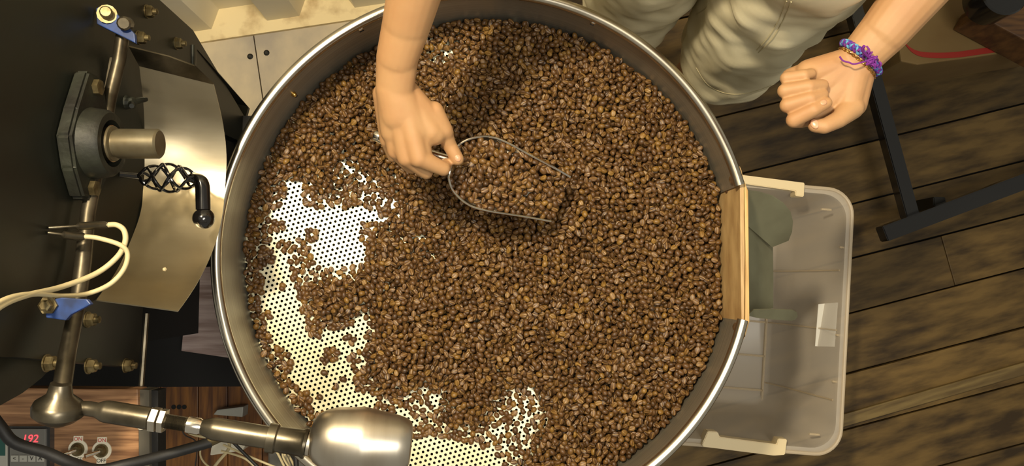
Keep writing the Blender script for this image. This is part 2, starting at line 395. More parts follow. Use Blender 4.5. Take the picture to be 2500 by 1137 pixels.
so = bpy.data.objects.new('perforated_floor', me); COL.objects.link(so); so.parent = tray; so.matrix_parent_inverse = Matrix.Translation((0, 0, -0.62)); so['label'] = 'pale steel sieve floor with round holes'
link('plenum', LA((0, 0, 0.62), (0, 0, 1), [(0, 0), (0, 0.375), (0.055, 0.3815), (0.096, 0.3825), (0.096, 0.381)], seg=64), M['dark'], tray, smooth=True)

link('fan_housing', LA((0, 0, 0.62), (0, 0, -1), [(0, 0.20), (0.14, 0.14), (0.16, 0.05), (0.605, 0.05), (0.605, 0.12), (0.62, 0.12), (0.62, 0)], seg=40), M['black'], tray, smooth=True)
# ------------------------------------------------------------------ gate board and discharge chute
gate = thing('tray_gate', 'thick two-layer wooden board closing the outlet on the right of the tray', 'gate', P(1790, 620, 0.74))
g = [P(1806, 404, .845), P(1811, 416, .845), P(1816, 440, .845), P(1819, 620, .845), P(1817, 828, .845), P(1811, 828, .845), P(1808, 620, .845)]
link('board', prism_bm(g, 0.118, 0.0012), M['gatewood'], gate)
g = [P(1817, 440, .843), P(1827, 466, .843), P(1830, 784, .843), P(1819, 824, .843), P(1820, 620, .843)]
link('outer_board', prism_bm(g, 0.100, 0.0012), M['gatewood2'], gate)['label'] = 'paler outer wooden layer'
for px, py in ((1773, 463), (1784, 790)):
    fx = P(1808, 620, .845).x; r_ = ray(px, py); c_ = CAM + r_ * ((fx - CAM.x) / r_.x)
    link('plug', LA(c_ + Vector((.0005, 0, 0)), (-1, 0, 0), [(0, 0), (0, 0.0055), (0.0012, 0.005), (0.0012, 0)], seg=16), M['blond'], gate)
ch = thing('discharge_chute', 'dull steel discharge chute with rounded side flap, outside the wooden gate', 'chute', P(1850, 620, 0.6))
zt = 0.80
def on_plane(pts, i, j, k):
    a, b, c = P(*pts[i]), P(*pts[j]), P(*pts[k]); n = (b - a).cross(c - a); out = []
    for q in pts: r = ray(q[0], q[1]); out.append(CAM + r * ((a - CAM).dot(n) / r.dot(n)))
    return out
# upper side flap (rounded), sloping bottom plate, lower side flap
flap = on_plane([(1822, 463, .80), (1850, 466, .79), (1885, 476, .775), (1912, 494, .76), (1930, 516, .745), (1936, 540, .73), (1934, 565, .715), (1926, 585, .70), (1886, 601, .69), (1822, 545, .70)], 0, 5, 8)
link('side_flap', prism_bm(flap, (0, 0.0015, 0.0015)), M['glassy'], ch)
bot = [[P(1822, 545, .735), P(1886, 603, .66)], [P(1822, 650, .735), P(1887, 680, .655)], [P(1824, 768, .735), P(1887, 751, .655)]]
bm = bmesh.new(); sheet(bm, bot, 0.0015); link('bottom_plate', bm, M['glassy'], ch)
fl2 = on_plane([(1824, 770, .80), (1840, 756, .75), (1885, 755, .72), (1936, 757, .72), (1946, 763, .725), (1948, 771, .73), (1942, 780, .735), (1930, 783, .74), (1850, 776, .78)], 0, 4, 8)
link('side_flap', prism_bm(fl2, (0, -0.0012, 0.0015)), M['glassy'], ch)
# ================================================================== ROASTER
def AX(px, py, xw):
    """the point seen at px,py on the vertical plane x = xw"""
    r = ray(px, py); t = (xw - CAM.x) / r.x; return CAM + r * t
XF = NWX - 0.4525
def ZF(px, g=.014): return CAMZ - .4525 * F / (NX - px) + g      # height at which a pixel column meets the plate
ro = thing('coffee_roaster', 'black drum coffee roaster with bolted front plate, at the left of the tray', 'roaster', (-0.7, 0.1, 0.1))
# front plate with sloped lower shoulder
y0, y1 = -0.150, 0.345
pl = [(XF, y0, 0.93), (XF, 0.20, 0.90), (XF, 0.22, 0.50), (XF, 0.262, 0.50), (XF, y1, 0.78), (XF, y1 + 0.01, 1.50), (XF, y0 + 0.06, 1.50), (XF, y0 + 0.035, 1.2), (XF, y0, 0.95)]
bm = bmesh.new(); vs = [bm.verts.new(p) for p in pl]; f = bm.faces.new(vs); r = bmesh.ops.extrude_face_region(bm, geom=[f])
bmesh.ops.translate(bm, verts=[v for v in r['geom'] if isinstance(v, bmesh.types.BMVert)], vec=(-0.02, 0, 0))
link('front_plate', bm, M['black'], ro)
link('body', LA((XF - 0.02, 0.105, 1.22), (-1, 0, 0), [(0, 0), (0, 0.27), (0.5, 0.27), (0.5, 0)], seg=48), M['black'], ro, smooth=True)
link('base_frame', B((-0.58, 0.02, 0.30), (0.62, 0.495, 0.46)), M['dark'], ro)['label'] = 'dark box-section base'
link('pedestal', B((-0.72, 0.05, 0.62), (0.42, 0.36, 0.40)), M['dark'], ro)
link('stay', prism_bm([AX(475, 115, XF + .001), P(535, 180, .60), P(606, 262, .52), P(590, 320, .52), P(520, 240, .60), AX(470, 165, XF + .001)], 0.01), M['black'], ro)
link('weld_strip', T([AX(470, 165, XF), AX(470, 110, XF)], 0.003, seg=8), M['cast'], ro)
link('weld_strip', T([AX(358, 765, XF + .002), AX(352, 850, XF + .002), AX(345, 942, XF + .002)], 0.0035, seg=8), M['gun'], ro)
# hex bolts on the plate
def hexbolt(px, py, r=0.0080):
    c = AX(px, py, XF)
    bm = bmesh.new(); lathe(bm, c, (1, 0, 0), [(0, 0), (0, r * 1.15), (0.0015, r * 1.15), (0.0015, 0)], seg=20)
    lathe(bm, c + Vector((0.0015, 0, 0)), (1, 0, 0), [(0, r), (0.006, r), (0.0075, r * 0.8), (0.0075, 0)], seg=6)
    lathe(bm, c + Vector((0.009, 0, 0)), (1, 0, 0), [(0, r * .5), (0.005, r * .5), (0.006, 0)], seg=12)
    return link('bolt', bm, M['bolt'], ro)
for px, py in ((358, 28), (430, 106), (113, 886), (215, 893), (306, 892)): hexbolt(px, py)
hexbolt(338, 92, 0.008); hexbolt(213, 780, 0.008)
# bearing housing and shaft
bc = AX(190, 350, XF)
bm = bmesh.new()
fl = [(-0.02, 0.105), (0.02, 0.105), (0.045, 0.045), (0.075, 0.02), (0.075, -0.02), (0.045, -0.045), (0.02, -0.085), (-0.02, -0.085), (-0.045, -0.045), (-0.06, 0), (-0.045, 0.045)]
vs = [bm.verts.new((bc.x + 0.001, bc.y + b * .74, bc.z - a * .8)) for a, b in fl]; f = bm.faces.new(vs); r = bmesh.ops.extrude_face_region(bm, geom=[f])
bmesh.ops.translate(bm, verts=[v for v in r['geom'] if isinstance(v, bmesh.types.BMVert)], vec=(0.016, 0, 0))
bmesh.ops.recalc_face_normals(bm, faces=bm.faces); bmesh.ops.bevel(bm, geom=bm.edges[:], offset=0.003, segments=2, affect='EDGES')
hs = link('bearing_housing', bm, M['cast'], ro)
link('bearing_ring', LA(bc + Vector((0.016, 0, 0)), (1, 0, 0), [(-0.002, 0.040), (0.018, 0.037), (0.022, 0.034), (0.022, 0.026), (0.006, 0.024), (0.006, 0.0)], seg=40), M['cast'], hs, smooth=True)
for dy in (0.063, -0.050):
    link('housing_bolt', LA(bc + Vector((0.016, dy, -0.0)), (1, 0, 0), [(0, 0.009), (0.007, 0.009), (0.008, 0)], seg=6), M['bolt'], hs)
sh = link('drum_shaft', LA(bc + Vector((0.02, 0, 0)), (1, 0, 0), [(0, 0.0195), (0.020, 0.0195), (0.021, 0.0150), (0.024, 0.0150), (0.0245, 0.0165), (0.068, 0.0165), (0.070, 0.0145), (0.070, 0.0)], seg=32), M['shaft'], ro, smooth=True)
link('set_collar', LA(bc + Vector((0.020, 0, 0)), (1, 0, 0), [(0, 0.0185), (0.010, 0.0215), (0.018, 0.0205), (0.018, 0.015)], seg=32), M['chrome'], sh, smooth=True)
# blue hinge brackets with their bolts, and the long rod between them
def blue(pts, z): return link('hinge_bracket', prism_bm([P(x, y, z) for x, y in pts], 0.006, 0.001), M['blue'], ro)
b1 = blue([(234, 20), (250, 12), (275, 22), (328, 82), (330, 105), (236, 58)], 1.075)
b1['label'] = 'blue painted hinge bracket'
b2 = blue([(108, 734), (150, 726), (212, 730), (222, 742), (172, 768), (160, 782), (112, 775)], 1.185); b2['label'] = 'blue painted hinge bracket'
link('bracket_bolt', LA(P(262, 36, 1.075), (0.3, 0, 1), [(0, 0.011), (0.003, 0.011), (0.003, 0.007), (0.010, 0.007), (0.0115, 0.0055), (0.0115, 0)], seg=12), M['bolt'], b1)
link('bracket_bolt', LA(P(310, 58, 1.07), (0.2, -0.3, 1), [(0, 0.008), (0.014, 0.008), (0.016, 0.006), (0.016, 0)], seg=12), M['gun'], b1)
link('bracket_bolt', LA(P(120, 745, 1.185), (0.1, 0, 1), [(0, 0.009), (0.004, 0.009), (0.004, 0.006), (0.011, 0.006), (0.012, 0.004), (0.012, 0)], seg=6), M['bolt'], b2)
rod = [P(300, 82, 1.055), P(290, 150, 1.058), P(268, 240, 1.062), P(240, 390, 1.08), P(215, 520, 1.10), P(203, 640, 1.11), P(190, 740, 1.125), P(165, 860, 1.15), P(149, 962, 1.172)]
link('hinge_rod', T(rod, [0.0075] * 3 + [0.0075] * 2 + [0.0085, 0.008, 0.0085, 0.009], seg=16), M['gun'], ro, smooth=True)
link('hinge_leaf', prism_bm([P(248, 250, 1.05), P(268, 140, 1.05), P(276, 140, 1.05), P(258, 255, 1.05)], 0.012), M['gun'], ro)
# wing nut on the plate
wc = AX(308, 250, XF)
bm = bmesh.new(); lathe(bm, wc, (1, 0, 0), [(0, 0.009), (0.010, 0.007), (0.014, 0)], seg=12)
for s in (-1, 1): tube(bm, [wc + Vector((0.006, 0, 0)), wc + Vector((0.012, s * 0.006, s * -.012)), wc + Vector((0.016, s * 0.009, s * -.020))], [0.004, 0.004, 0.003], seg=8)
link('wing_nut', bm, M['cast'], ro)

# ------------------------------------------------------------------ bean outlet chute of the roaster
def interp(tab, t):
    for (a, pa_), (b, pb_) in zip(tab, tab[1:]):
        if t <= b: k = (t - a) / (b - a); return Vector(pa_).lerp(Vector(pb_), k)
    return Vector(tab[-1][1])
Lp = spline([P(340, 160, .985), P(350, 250, .955), P(353, 330, .937), P(350, 430, .932), P(345, 510, .941), P(322, 580, .962), P(285, 660, 1.0), P(235, 733, 1.05)], 8)
Rp = spline([P(522, 205, .950), P(544, 300, .920), P(553, 380, .906), P(550, 450, .903), P(542, 530, .910), P(520, 610, .930), P(482, 690, .962), P(435, 760, 1.005)], 8)
rows = [[l.lerp(r_, t) + Vector((0, 0, -0.003 * math.sin(PI * t))) for t in [k / 6 for k in range(7)]] for l, r_ in zip(Lp, Rp)]
bm = bmesh.new(); sheet(bm, rows, 0.0018)
chu = link('outlet_chute', bm, M['chute'], ro, smooth=True); chu['label'] = 'curved brushed steel bean outlet'
bm = bmesh.new(); sheet(bm, [[Lp[0], Lp[0].lerp(Rp[0], .5), Rp[0]], [P(315, 113, 1.02), P(412, 137, 1.0), P(475, 160, .985)]], 0.002)
link('chute_side', bm, M['gun'], chu)
link('chaff_flake', LA(P(402, 657, .985), (0, 0, 1), [(0, 0), (0, 0.0028), (0.002, 0.002), (0.002, 0)], seg=5), M['stain'], chu)
# woven cage handle
hz = 0.985
hp = [P(318, 428, 1.0), P(340, 430, hz), P(480, 438, hz - .005)]
ax0, ax1 = hp[1], hp[2]; ax = ax1 - ax0; t = ax.normalized(); up = Vector((0, 0, 1)); n = (up - t * up.dot(t)).normalized(); b_ = t.cross(n)
cage = bmesh.new()
for dirn, cnt in ((1, 3), (-1, 3)):
    for k in range(cnt):
        pts = []
        for i in range(41):
            u = i / 40; a = dirn * 2 * PI * (u * 1.1) + 2 * PI * k / cnt; R = 0.004 + 0.0135 * math.sin(PI * min(1, u * 1.0)) ** 0.7
            pts.append(ax0 + ax * u + n * (R * math.cos(a)) + b_ * (R * math.sin(a)))
        tube(cage, pts, 0.0019, seg=8)
hd = link('cage_handle', cage, M['gloss'], ro, smooth=True); hd['label'] = 'black twisted cage handle'
link('handle_stem', T([P(290, 425, 1.0), hp[1]], 0.004, seg=10), M['gloss'], hd, smooth=True)
el = spline([P(462, 434, hz - .005), P(482, 437, hz - .004), P(493, 450, hz - .004), P(495, 475, hz - .004), P(496, 512, hz - .004)], 5)
link('handle_elbow', T(el, [0.0052 + 0.0038 * min(1, i / 8) for i in range(len(el))], seg=16), M['gloss'], hd, smooth=True)
link('ball_knob', LA(P(497, 533, hz - .004) - Vector((0, 0, .0135)), (0, 0, 1), [(0.0135 - 0.0135 * math.cos(a), 0.0135 * math.sin(a)) for a in (PI * k / 14 for k in range(15))], seg=28), M['gloss'], hd, smooth=True)

# ------------------------------------------------------------------ lever with its counterweight
lv = thing('door_lever', 'dark jointed steel lever ending in a polished barrel weight over the tray', 'lever', P(150, 990, 1.13))
LZ = 1.165
link('ball_joint', LA(P(148, 945, LZ + .01), (P(140, 1035, LZ + .003) - P(150, 945, LZ + .01)), [(-0.004, 0), (-0.004, 0.0095), (0.008, 0.012), (0.016, 0.022), (0.021, 0.024), (0.028, 0.0235), (0.034, 0.017), (0.040, 0.006), (0.041, 0)], seg=28), M['gun'], lv, smooth=True)
A, Bq = P(190, 993, LZ), P(770, 1086, LZ - .02); dv = Bq - A; dl = dv.length
def on(px): # distance along the arm of a pixel column
    return (px - 190) / 580.0 * dl
link('forged_arm', LA(A, dv, [(0, 0.006), (on(215), 0.0075), (on(235), 0.0075), (on(250), 0.0105), (on(258), 0.0112), (on(362), 0.0112), (on(366), 0.009)], seg=24), M['gun'], lv, smooth=True)
link('lock_nut', LA(A, dv, [(on(364), 0.009), (on(366), 0.0128), (on(382), 0.0128), (on(384), 0.010)], seg=6), M['satin'], lv)
link('lock_nut', LA(A, dv, [(on(386), 0.009), (on(387), 0.0125), (on(400), 0.0125), (on(402), 0.008)], seg=6), M['satin'], lv)
thr = [(on(400), 0.007)]
x = 404
while x < 452: thr += [(on(x), 0.0074), (on(x + 1.5), 0.0064)]; x += 3
link('threaded_rod', LA(A, dv, thr + [(on(455), 0.0074)], seg=16), M['gun'], lv)
link('chrome_sleeve', LA(A, dv, [(on(452), 0.0065), (on(454), 0.0085), (on(482), 0.0085), (on(486), 0.0075), (on(500), 0.0078)], seg=24), M['chrome'], lv, smooth=True)
link('grip_pipe', LA(A, dv, [(on(488), 0.0075), (on(512), 0.0108), (on(520), 0.0115), (on(655), 0.0115), (on(657), 0.006)], seg=24), M['gun'], lv, smooth=True)
link('clamp_collar', LA(A, dv, [(on(650), 0.010), (on(652), 0.0150), (on(672), 0.0150), (on(676), 0.0130), (on(735), 0.0138), (on(742), 0.0155), (on(748), 0.0150), (on(750), 0.008)], seg=28), M['gun'], lv, smooth=True)
link('neck', LA(A, dv, [(on(748), 0.009), (on(750), 0.012), (on(758), 0.012), (on(760), 0.010), (on(775), 0.010)], seg=28), M['satin'], lv, smooth=True)
W0_, W1_ = P(757, 1068, LZ - .02), P(1004, 1086, LZ - .03); wv = W1_ - W0_; wl = wv.length
pr = [(0, 0.008), (0.002, 0.018), (0.006, 0.024), (0.014, 0.0295), (0.024, 0.0325), (wl * .50, 0.0352), (wl * .54, 0.0350), (wl * .86, 0.0295), (wl * .94, 0.0270), (wl * .985, 0.0235), (wl, 0.018), (wl, 0)]
link('counterweight', LA(W0_, wv, pr, seg=56), M['satin'], lv, smooth=True, angle=30)['label'] = 'polished steel barrel counterweight'
# black hose in front of the console
hose = spline([P(-60, 960, 1.17), P(0, 1040, 1.17), P(36, 1080, 1.165), P(112, 1104, 1.15), P(168, 1127, 1.14), P(238, 1146, 1.12), P(308, 1133, 1.11), P(400, 1111, 1.09), P(515, 1079, 1.07)], 8)
hs_ = tag(link('rubber_hose', T(hose, 0.0058, seg=14), M['blackrub'], None, smooth=True), 'black rubber hose sagging in front of the control panel', 'hose')
link('hose_ferrule', T([P(512, 1077, 1.07), P(556, 1060, 1.07)], [0.006, 0.0045], seg=12), M['bolt'], hs_, smooth=True)
# two thermocouple leads
def lead(pts, z, rad, lab, sleeve):
    c = spline([P(x, y, max(zz, ZF(x, .03))) for x, y, zz in pts], 10)
    o = tag(link('probe_cable', T(c, rad, seg=10), M['cable'], None, smooth=True), lab, 'cable')
    link('probe_sleeve', T(sleeve, [0.0018, 0.0018, 0.0042, 0.0045, 0.003], seg=12), M['gun'], o, smooth=True)
Z = 1.12
s1 = [AX(120, 556, XF + .001), P(185, 552, 1.145), P(190, 552, 1.145), P(255, 549, Z), P(265, 549, Z)]
s2 = [AX(118, 568, XF + .001), P(150, 572, 1.15), P(155, 573, 1.15), P(200, 577, 1.135), P(208, 577, 1.135)]
lead([(262, 549, Z), (285, 549, Z), (303, 563, Z), (305, 592, Z), (285, 628, Z), (235, 667, 1.13), (150, 700, 1.15), (60, 722, 1.16), (0, 748, 1.165), (-60, 800, 1.17)], Z, 0.0029, 'beige probe cable looping outermost at the end of the upper probe', s1)
lead([(205, 577, 1.135), (240, 581, 1.13), (292, 597, 1.125), (311, 618, 1.12), (303, 655, 1.12), (270, 692, 1.125), (215, 716, 1.13), (150, 722, 1.135), (90, 717, 1.14), (20, 728, 1.15), (-60, 772, 1.15)], Z, 0.0026, 'beige probe cable starting at the lower, shorter probe', s2)

# ------------------------------------------------------------------ control console
co = thing('control_console', 'wood-faced control console with temperature readout and toggle switches', 'console', (-0.75, -0.25, 0.70))
CZ = 0.950
def rectp(x0, y0_, x1, y1_, z): return [P(x0, y1_, z), P(x1, y1_, z), P(x1, y0_, z), P(x0, y0_, z)]
link('panel', prism_bm([P(-220, 1300, CZ), P(341, 1300, CZ), P(338, 1020, CZ), P(-220, 1000, CZ)], 0.02), M['conwood'], co)
link('ledge', prism_bm([P(-220, 998, CZ + .008), P(338, 1027, CZ + .008), P(336, 950, CZ + .008), P(-220, 944, CZ + .008)], 0.028, 0.0012), M['conwood'], co)
link('side_strip', prism_bm([P(341, 1300, CZ + .002), P(366, 1300, CZ + .002), P(364, 952, CZ + .002), P(338, 951, CZ + .002)], 0.03), M['greystrip'], co)
link('side_cheek', prism_bm([P(366, 1300, CZ - .005), P(386, 1300, CZ - .005), P(386, 953, CZ - .005), P(364, 952, CZ - .005)], 0.024), M['blackrub'], co)
link('case', prism_bm([P(-220, 1300, CZ - .021), P(363, 1300, CZ - .021), P(363, 955, CZ - .021), P(-220, 950, CZ - .021)], 0.008), M['dark'], co)
link('bracket', B((-0.70, -0.20, 0.908), (0.05, 0.30, 0.025)), M['black'], co)
bm = bmesh.new(); c = P(346, 1038, CZ + .002); lathe(bm, c, (0, 0, 1), [(0, 0.0055), (0.0025, 0.0052), (0.003, 0.003), (0.001, 0.0022), (0.001, 0)], seg=20)
link('screw', bm, M['white'], co, smooth=True)
# temperature controller
tcn = link('controller_bezel', prism_bm(rectp(20, 1040, 122, 1150, CZ + .010), 0.012), M['gloss'], co)
link('controller_face', prism_bm(rectp(23, 1046, 111, 1140, CZ + .013), 0.004, 0.0008), M['dispgrey'], tcn)
for k in range(4):
    x = 26 + 21 * k; bt = link('button', prism_bm(rectp(x, 1111, x + 18, 1127, CZ + .0150), 0.003, 0.0005), M['button'], tcn)
def text(name, s, c, size, m, parent, rz=0.0, ext=0.0002, shear=0.0):
    cu = bpy.data.curves.new(name, 'FONT'); cu.body = s; cu.size = size; cu.align_x = 'CENTER'; cu.align_y = 'CENTER'; cu.extrude = ext; cu.materials.append(m); cu.shear = shear
    o = bpy.data.objects.new(name, cu); COL.objects.link(o); dg = bpy.context.evaluated_depsgraph_get()
    me = bpy.data.meshes.new_from_object(o.evaluated_get(dg)); bpy.data.objects.remove(o)
    o = bpy.data.objects.new(name, me); COL.objects.link(o); o.parent = parent; o.matrix_parent_inverse = Matrix.Translation(-Vector(parent.location)) if parent.type == 'EMPTY' else Matrix()
    o.location = c; o.rotation_euler.z = rz
    return o
# screen of the controller: LED digits
text('digits', '192', P(73, 1071, CZ + .0135), 0.0135, M['led'], tcn, shear=0.15)
for k, s in enumerate(('<', '-', 'V', 'A')): text('button_mark', s, P(35 + 21 * k, 1119, CZ + .0153), 0.0070, M['ink'], tcn)
# toggle switches
for k, (px, py) in enumerate(((191, 1096), (249, 1099))):
    bm = bmesh.new(); c0 = P(px, py, CZ)
    lathe(bm, c0, (0, 0, 1), [(0, 0), (0, 0.0122), (0.0012, 0.0120), (0.0012, 0)], seg=32)
    for sy in (1, -1): box(bm, c0 + Vector((0.000, sy * 0.0125, 0.0006)), (0.0115, 0.0085, 0.00118))
    tp = link('switch_plate', bm, M['white'], co)
    link('switch_nut', LA(c0 + Vector((0, 0, .001)), (0, 0, 1), [(0, 0.0085), (0.002, 0.0085), (0.002, 0.0068), (0.004, 0.0065), (0.0065, 0.0045), (0.0065, 0)], seg=24), M['bolt'], tp, smooth=True)
    link('toggle', T([c0 + Vector((0, 0, .006)), c0 + Vector((-.006, -.0018, .013)), c0 + Vector((-.0115, -.003, .019))], [0.0022, 0.0026, 0.0030], seg=12), M['chrome'], tp, smooth=True)
    for s, mm, dy in (('ON', M['redink'], 0.0128), ('OFF', M['ink'], -0.0126)):
        text('lettering', s, c0 + Vector((0, dy, 0.00125)), 0.0066, mm, tp)
tl = tag(link('indicator_meter', prism_bm(rectp(-40, 1058, 18, 1150, CZ + .012), 0.012, 0.001), M['button'], None), 'small meter with teal window at the far left edge', 'meter')
link('meter_window', prism_bm(rectp(-34, 1063, 12, 1112, CZ + .0128), 0.003), M['teal'], tl)
# ------------------------------------------------------------------ bench with orange boards, behind the console
BZ = 0.42
be = thing('wooden_bench', 'low orange-brown bench of boards beneath the roaster, left below the tray', 'bench', P(560, 1040, 0.2))
xs = [300, 392, 484, 556, 640, 742, 830]
for x0, x1 in zip(xs, xs[1:]):
    link('board', prism_bm([P(x0 + 1, 1300, BZ), P(x1 - 1, 1300, BZ), P(x1 - 1, 926, BZ), P(x0 + 1, 926, BZ)], 0.02, 0.001), M['benchwood'], be)
link('rail', B((P(560, 1000, BZ).x, P(560, 960, BZ).y, BZ - .045), (0.5, 0.04, 0.05)), M['benchwood'], be)
for px in (330, 800):
    for py in (940, 1280):
        q = P(px, py, BZ); link('leg', B((q.x, q.y, (BZ - .02) / 2), (0.04, 0.04, BZ - .02)), M['benchwood'], be)
for px in (424, 437, 450):
    c = P(px, 993, BZ + .0002); link('finger_hole', LA(c, (0, 0, 1), [(0, 0), (0, .0045), (.0006, .0045), (.0006, 0)], seg=12), M['dark'], be)
sh_ = tag(link('steel_sheet', prism_bm([P(462, 655, .56), P(640, 640, .56), P(640, 885, .56), P(443, 856, .56)], 0.004), mat('dull_sheet', rgb(190, 170, 164), 0.5, 0.0, rgb(140, 116, 108), 8, (1, 12, 1)), None), 'dull grey sheet lying on the dark base between roaster and tray', 'sheet')
ad = tag(link('power_adapter', prism_bm([P(512, 1112, .47), P(592, 1100, .47), P(610, 1068, .47), P(520, 1058, .47)], 0.049, 0.003), M['white'], None), 'dull white power adapter under the tangled wires', 'adapter')
tag(link('junction_box', prism_bm([P(520, 1012, .455), P(592, 1018, .455), P(594, 992, .455), P(530, 1000, .455)], 0.034, 0.002), M['button'], None), 'small pale junction box behind the lever pipe', 'box')
tag(link('grey_case', prism_bm([P(648, 1300, .52), P(860, 1300, .52), P(840, 1068, .52), P(655, 1078, .52)], 0.099, 0.004), M['grey'], None), 'flat grey metal case at the bottom edge, left of the barrel weight', 'case')
wires = [
 ([(430, 1030), (470, 1060), (540, 1068), (600, 1050), (660, 1080), (700, 1150)], 'cable', 0.0022),
 ([(455, 1035), (500, 1062), (580, 1070), (640, 1060), (690, 1090), (730, 1160)], 'cable', 0.0022),
 ([(545, 1060), (560, 1090), (530, 1130), (500, 1170)], 'cable', 0.0028),
 ([(590, 1070), (640, 1060), (690, 1100), (715, 1160)], 'cable', 0.0022),
 ([(520, 1070), (490, 1095), (500, 1130), (560, 1170)], 'cable', 0.0016),
 ([(545, 1085), (600, 1110), (660, 1135), (700, 1150)], 'cable', 0.0020),
 ([(540, 1100), (600, 1120), (640, 1160)], 'cable', 0.0020),
 ([(700, 1085), (690, 1110), (705, 1140)], 'cable', 0.0018),
 ([(440, 1030), (450, 1060), (480, 1082), (475, 1150)], 'blackrub', 0.0010),
 ([(560, 1070), (600, 1110), (650, 1160)], 'blackrub', 0.0028),
 ([(690, 1080), (720, 1110), (722, 1170)], 'blackrub', 0.0045)]
wl_ = ['beige wire leaving the bench top and running highest to the right', 'beige wire just below the highest one', 'thick beige wire dropping straight down from the adapter', 'beige wire arching over the grey case', 'thin beige wire curling down at the left of the adapter', 'beige wire crossing low towards the grey case', 'short beige wire beneath the adapter', 'short thin beige wire near the clamp collar', 'hair-thin dark wire on the orange boards', 'black wire slanting down from the adapter', 'thick black cable beside the barrel weight']
for k, (pts, mm, r_) in enumerate(wires):
    c = spline([P(x, y, 0.545 + 0.006 * k + .004 * math.sin(i * 2 + k)) for i, (x, y) in enumerate(pts)], 8)
    tag(link('wire', T(c, r_, seg=8), M[mm], None, smooth=True), wl_[k], 'wire', 'tangled wires over the bench')
# ================================================================== STORAGE TUB (right)
TZ = 0.30
tub = thing('storage_tub', 'translucent grey plastic storage tub on the floor, right of the tray', 'storage tub', P(1800, 800, 0.0))
def rrect(x0, y0_, x1, y1_, rad, n=8):
    out = []
    for cx, cy, a0 in ((x1 - rad, y1_ - rad, 0), (x0 + rad, y1_ - rad, 90), (x0 + rad, y0_ + rad, 180), (x1 - rad, y0_ + rad, 270)):
        for k in range(n + 1): a = math.radians(a0 + 90 * k / n); out.append((cx + rad * math.cos(a), cy + rad * math.sin(a)))
    return out
tr = P(2083, 466, TZ); br = P(2050, 1112, TZ)
ta = math.atan2((tr - br).x, (tr - br).y)      # tilt of the tub on the floor
H2 = (tr - br).length / 2; Wd = 0.450; cen = (tr + br) / 2 + Vector((-math.cos(ta), math.sin(ta), 0)) * (Wd / 2)
ex = Vector((math.cos(ta), -math.sin(ta), 0)); ey = Vector((math.sin(ta), math.cos(ta), 0))
def TL(x, y, z): return Vector((cen.x, cen.y, 0)) + ex * x + ey * y + Vector((0, 0, z))
rings = []
for z, ins in ((TZ - .004, -0.001), (TZ, 0.003), (TZ, 0.012), (TZ - .006, 0.014), (0.20, 0.026), (0.10, 0.042), (0.02, 0.055), (0.006, 0.066)):
    rings.append([TL(x, y, z) for x, y in rrect(-Wd / 2 + ins, -H2 + ins, Wd / 2 - ins, H2 - ins, 0.055 - ins * .2)])
bm = bmesh.new(); vr = [[bm.verts.new(p) for p in r] for r in rings]; n = len(vr[0])
for i in range(len(vr) - 1):
    for k in range(n): bm.faces.new((vr[i][k], vr[i][(k + 1) % n], vr[i + 1][(k + 1) % n], vr[i + 1][k]))
bm.faces.new(vr[-1])
link('tub_body', bm, M['tubclear'], tub, smooth=True, angle=50)
# moulded rim, ribs on the bottom and walls
link('tub_rim', T([TL(x, y, TZ) for x, y in rrect(-Wd / 2, -H2, Wd / 2, H2, 0.055)], 0.0042, seg=8, closed=True), mat('frosted_rim', rgb(214, 196, 168), 0.3, alpha=0.6), tub, smooth=True)
ribm = mat('frosted_rib', rgb(206, 186, 150), 0.3, alpha=0.40)
for x in (0.155, 0.045, -0.02): link('rib', B(TL(x, 0, 0.011), (0.005, 2 * H2 - .14, 0.008), rz=-ta), ribm, tub)
for y in (-0.19, -0.105, -0.02, 0.09, 0.19): link('rib', B(TL(0, y, 0.011), (Wd - .14, 0.005, 0.008), rz=-ta), ribm, tub)
for y in (-0.17, -0.02, 0.11):
    link('rib', T([TL(Wd / 2 - .064, y, 0.012), TL(Wd / 2 - .045, y, .10), TL(Wd / 2 - .017, y, TZ - .01)], 0.0018, seg=6), ribm, tub)
for y, x in ((0.24, 0.17), (0.16, 0.215), (-.245, .17), (-.03, .217), (-.13, .214)):
    link('rim_tab', B(TL(x, y, TZ - .006), (0.022, 0.004, 0.006), rz=-ta), ribm, tub)
lab = prism_bm([P(1998, 742, .235), P(2046, 738, .235), P(2038, 846, .215), P(1990, 845, .215)], 0.0012)
link('paper_label', lab, M['paper'], tub)['label'] = 'blank white paper label'
def clip(pts, z, lab_, holes):
    bm = bmesh.new(); prism(bm, [P(x, y, z) for x, y in pts], 0.03); bmesh.ops.recalc_face_normals(bm, faces=bm.faces)
    bmesh.ops.bevel(bm, geom=bm.edges[:], offset=0.0015, segments=2, affect='EDGES')
    link('clip_handle', bm, M['cream'], tub)['label'] = lab_
clip([(1715, 1082), (1728, 1052), (1753, 1054), (1757, 1066), (1896, 1084), (1900, 1070), (1922, 1072), (1917, 1110), (1890, 1112), (1716, 1090)], TZ + .014, 'cream plastic clip handle on the near side', 0)
clip([(1800, 425), (1965, 446), (1963, 480), (1942, 478), (1942, 466), (1800, 446)], TZ + .014, 'cream plastic clip handle on the far side', 0)
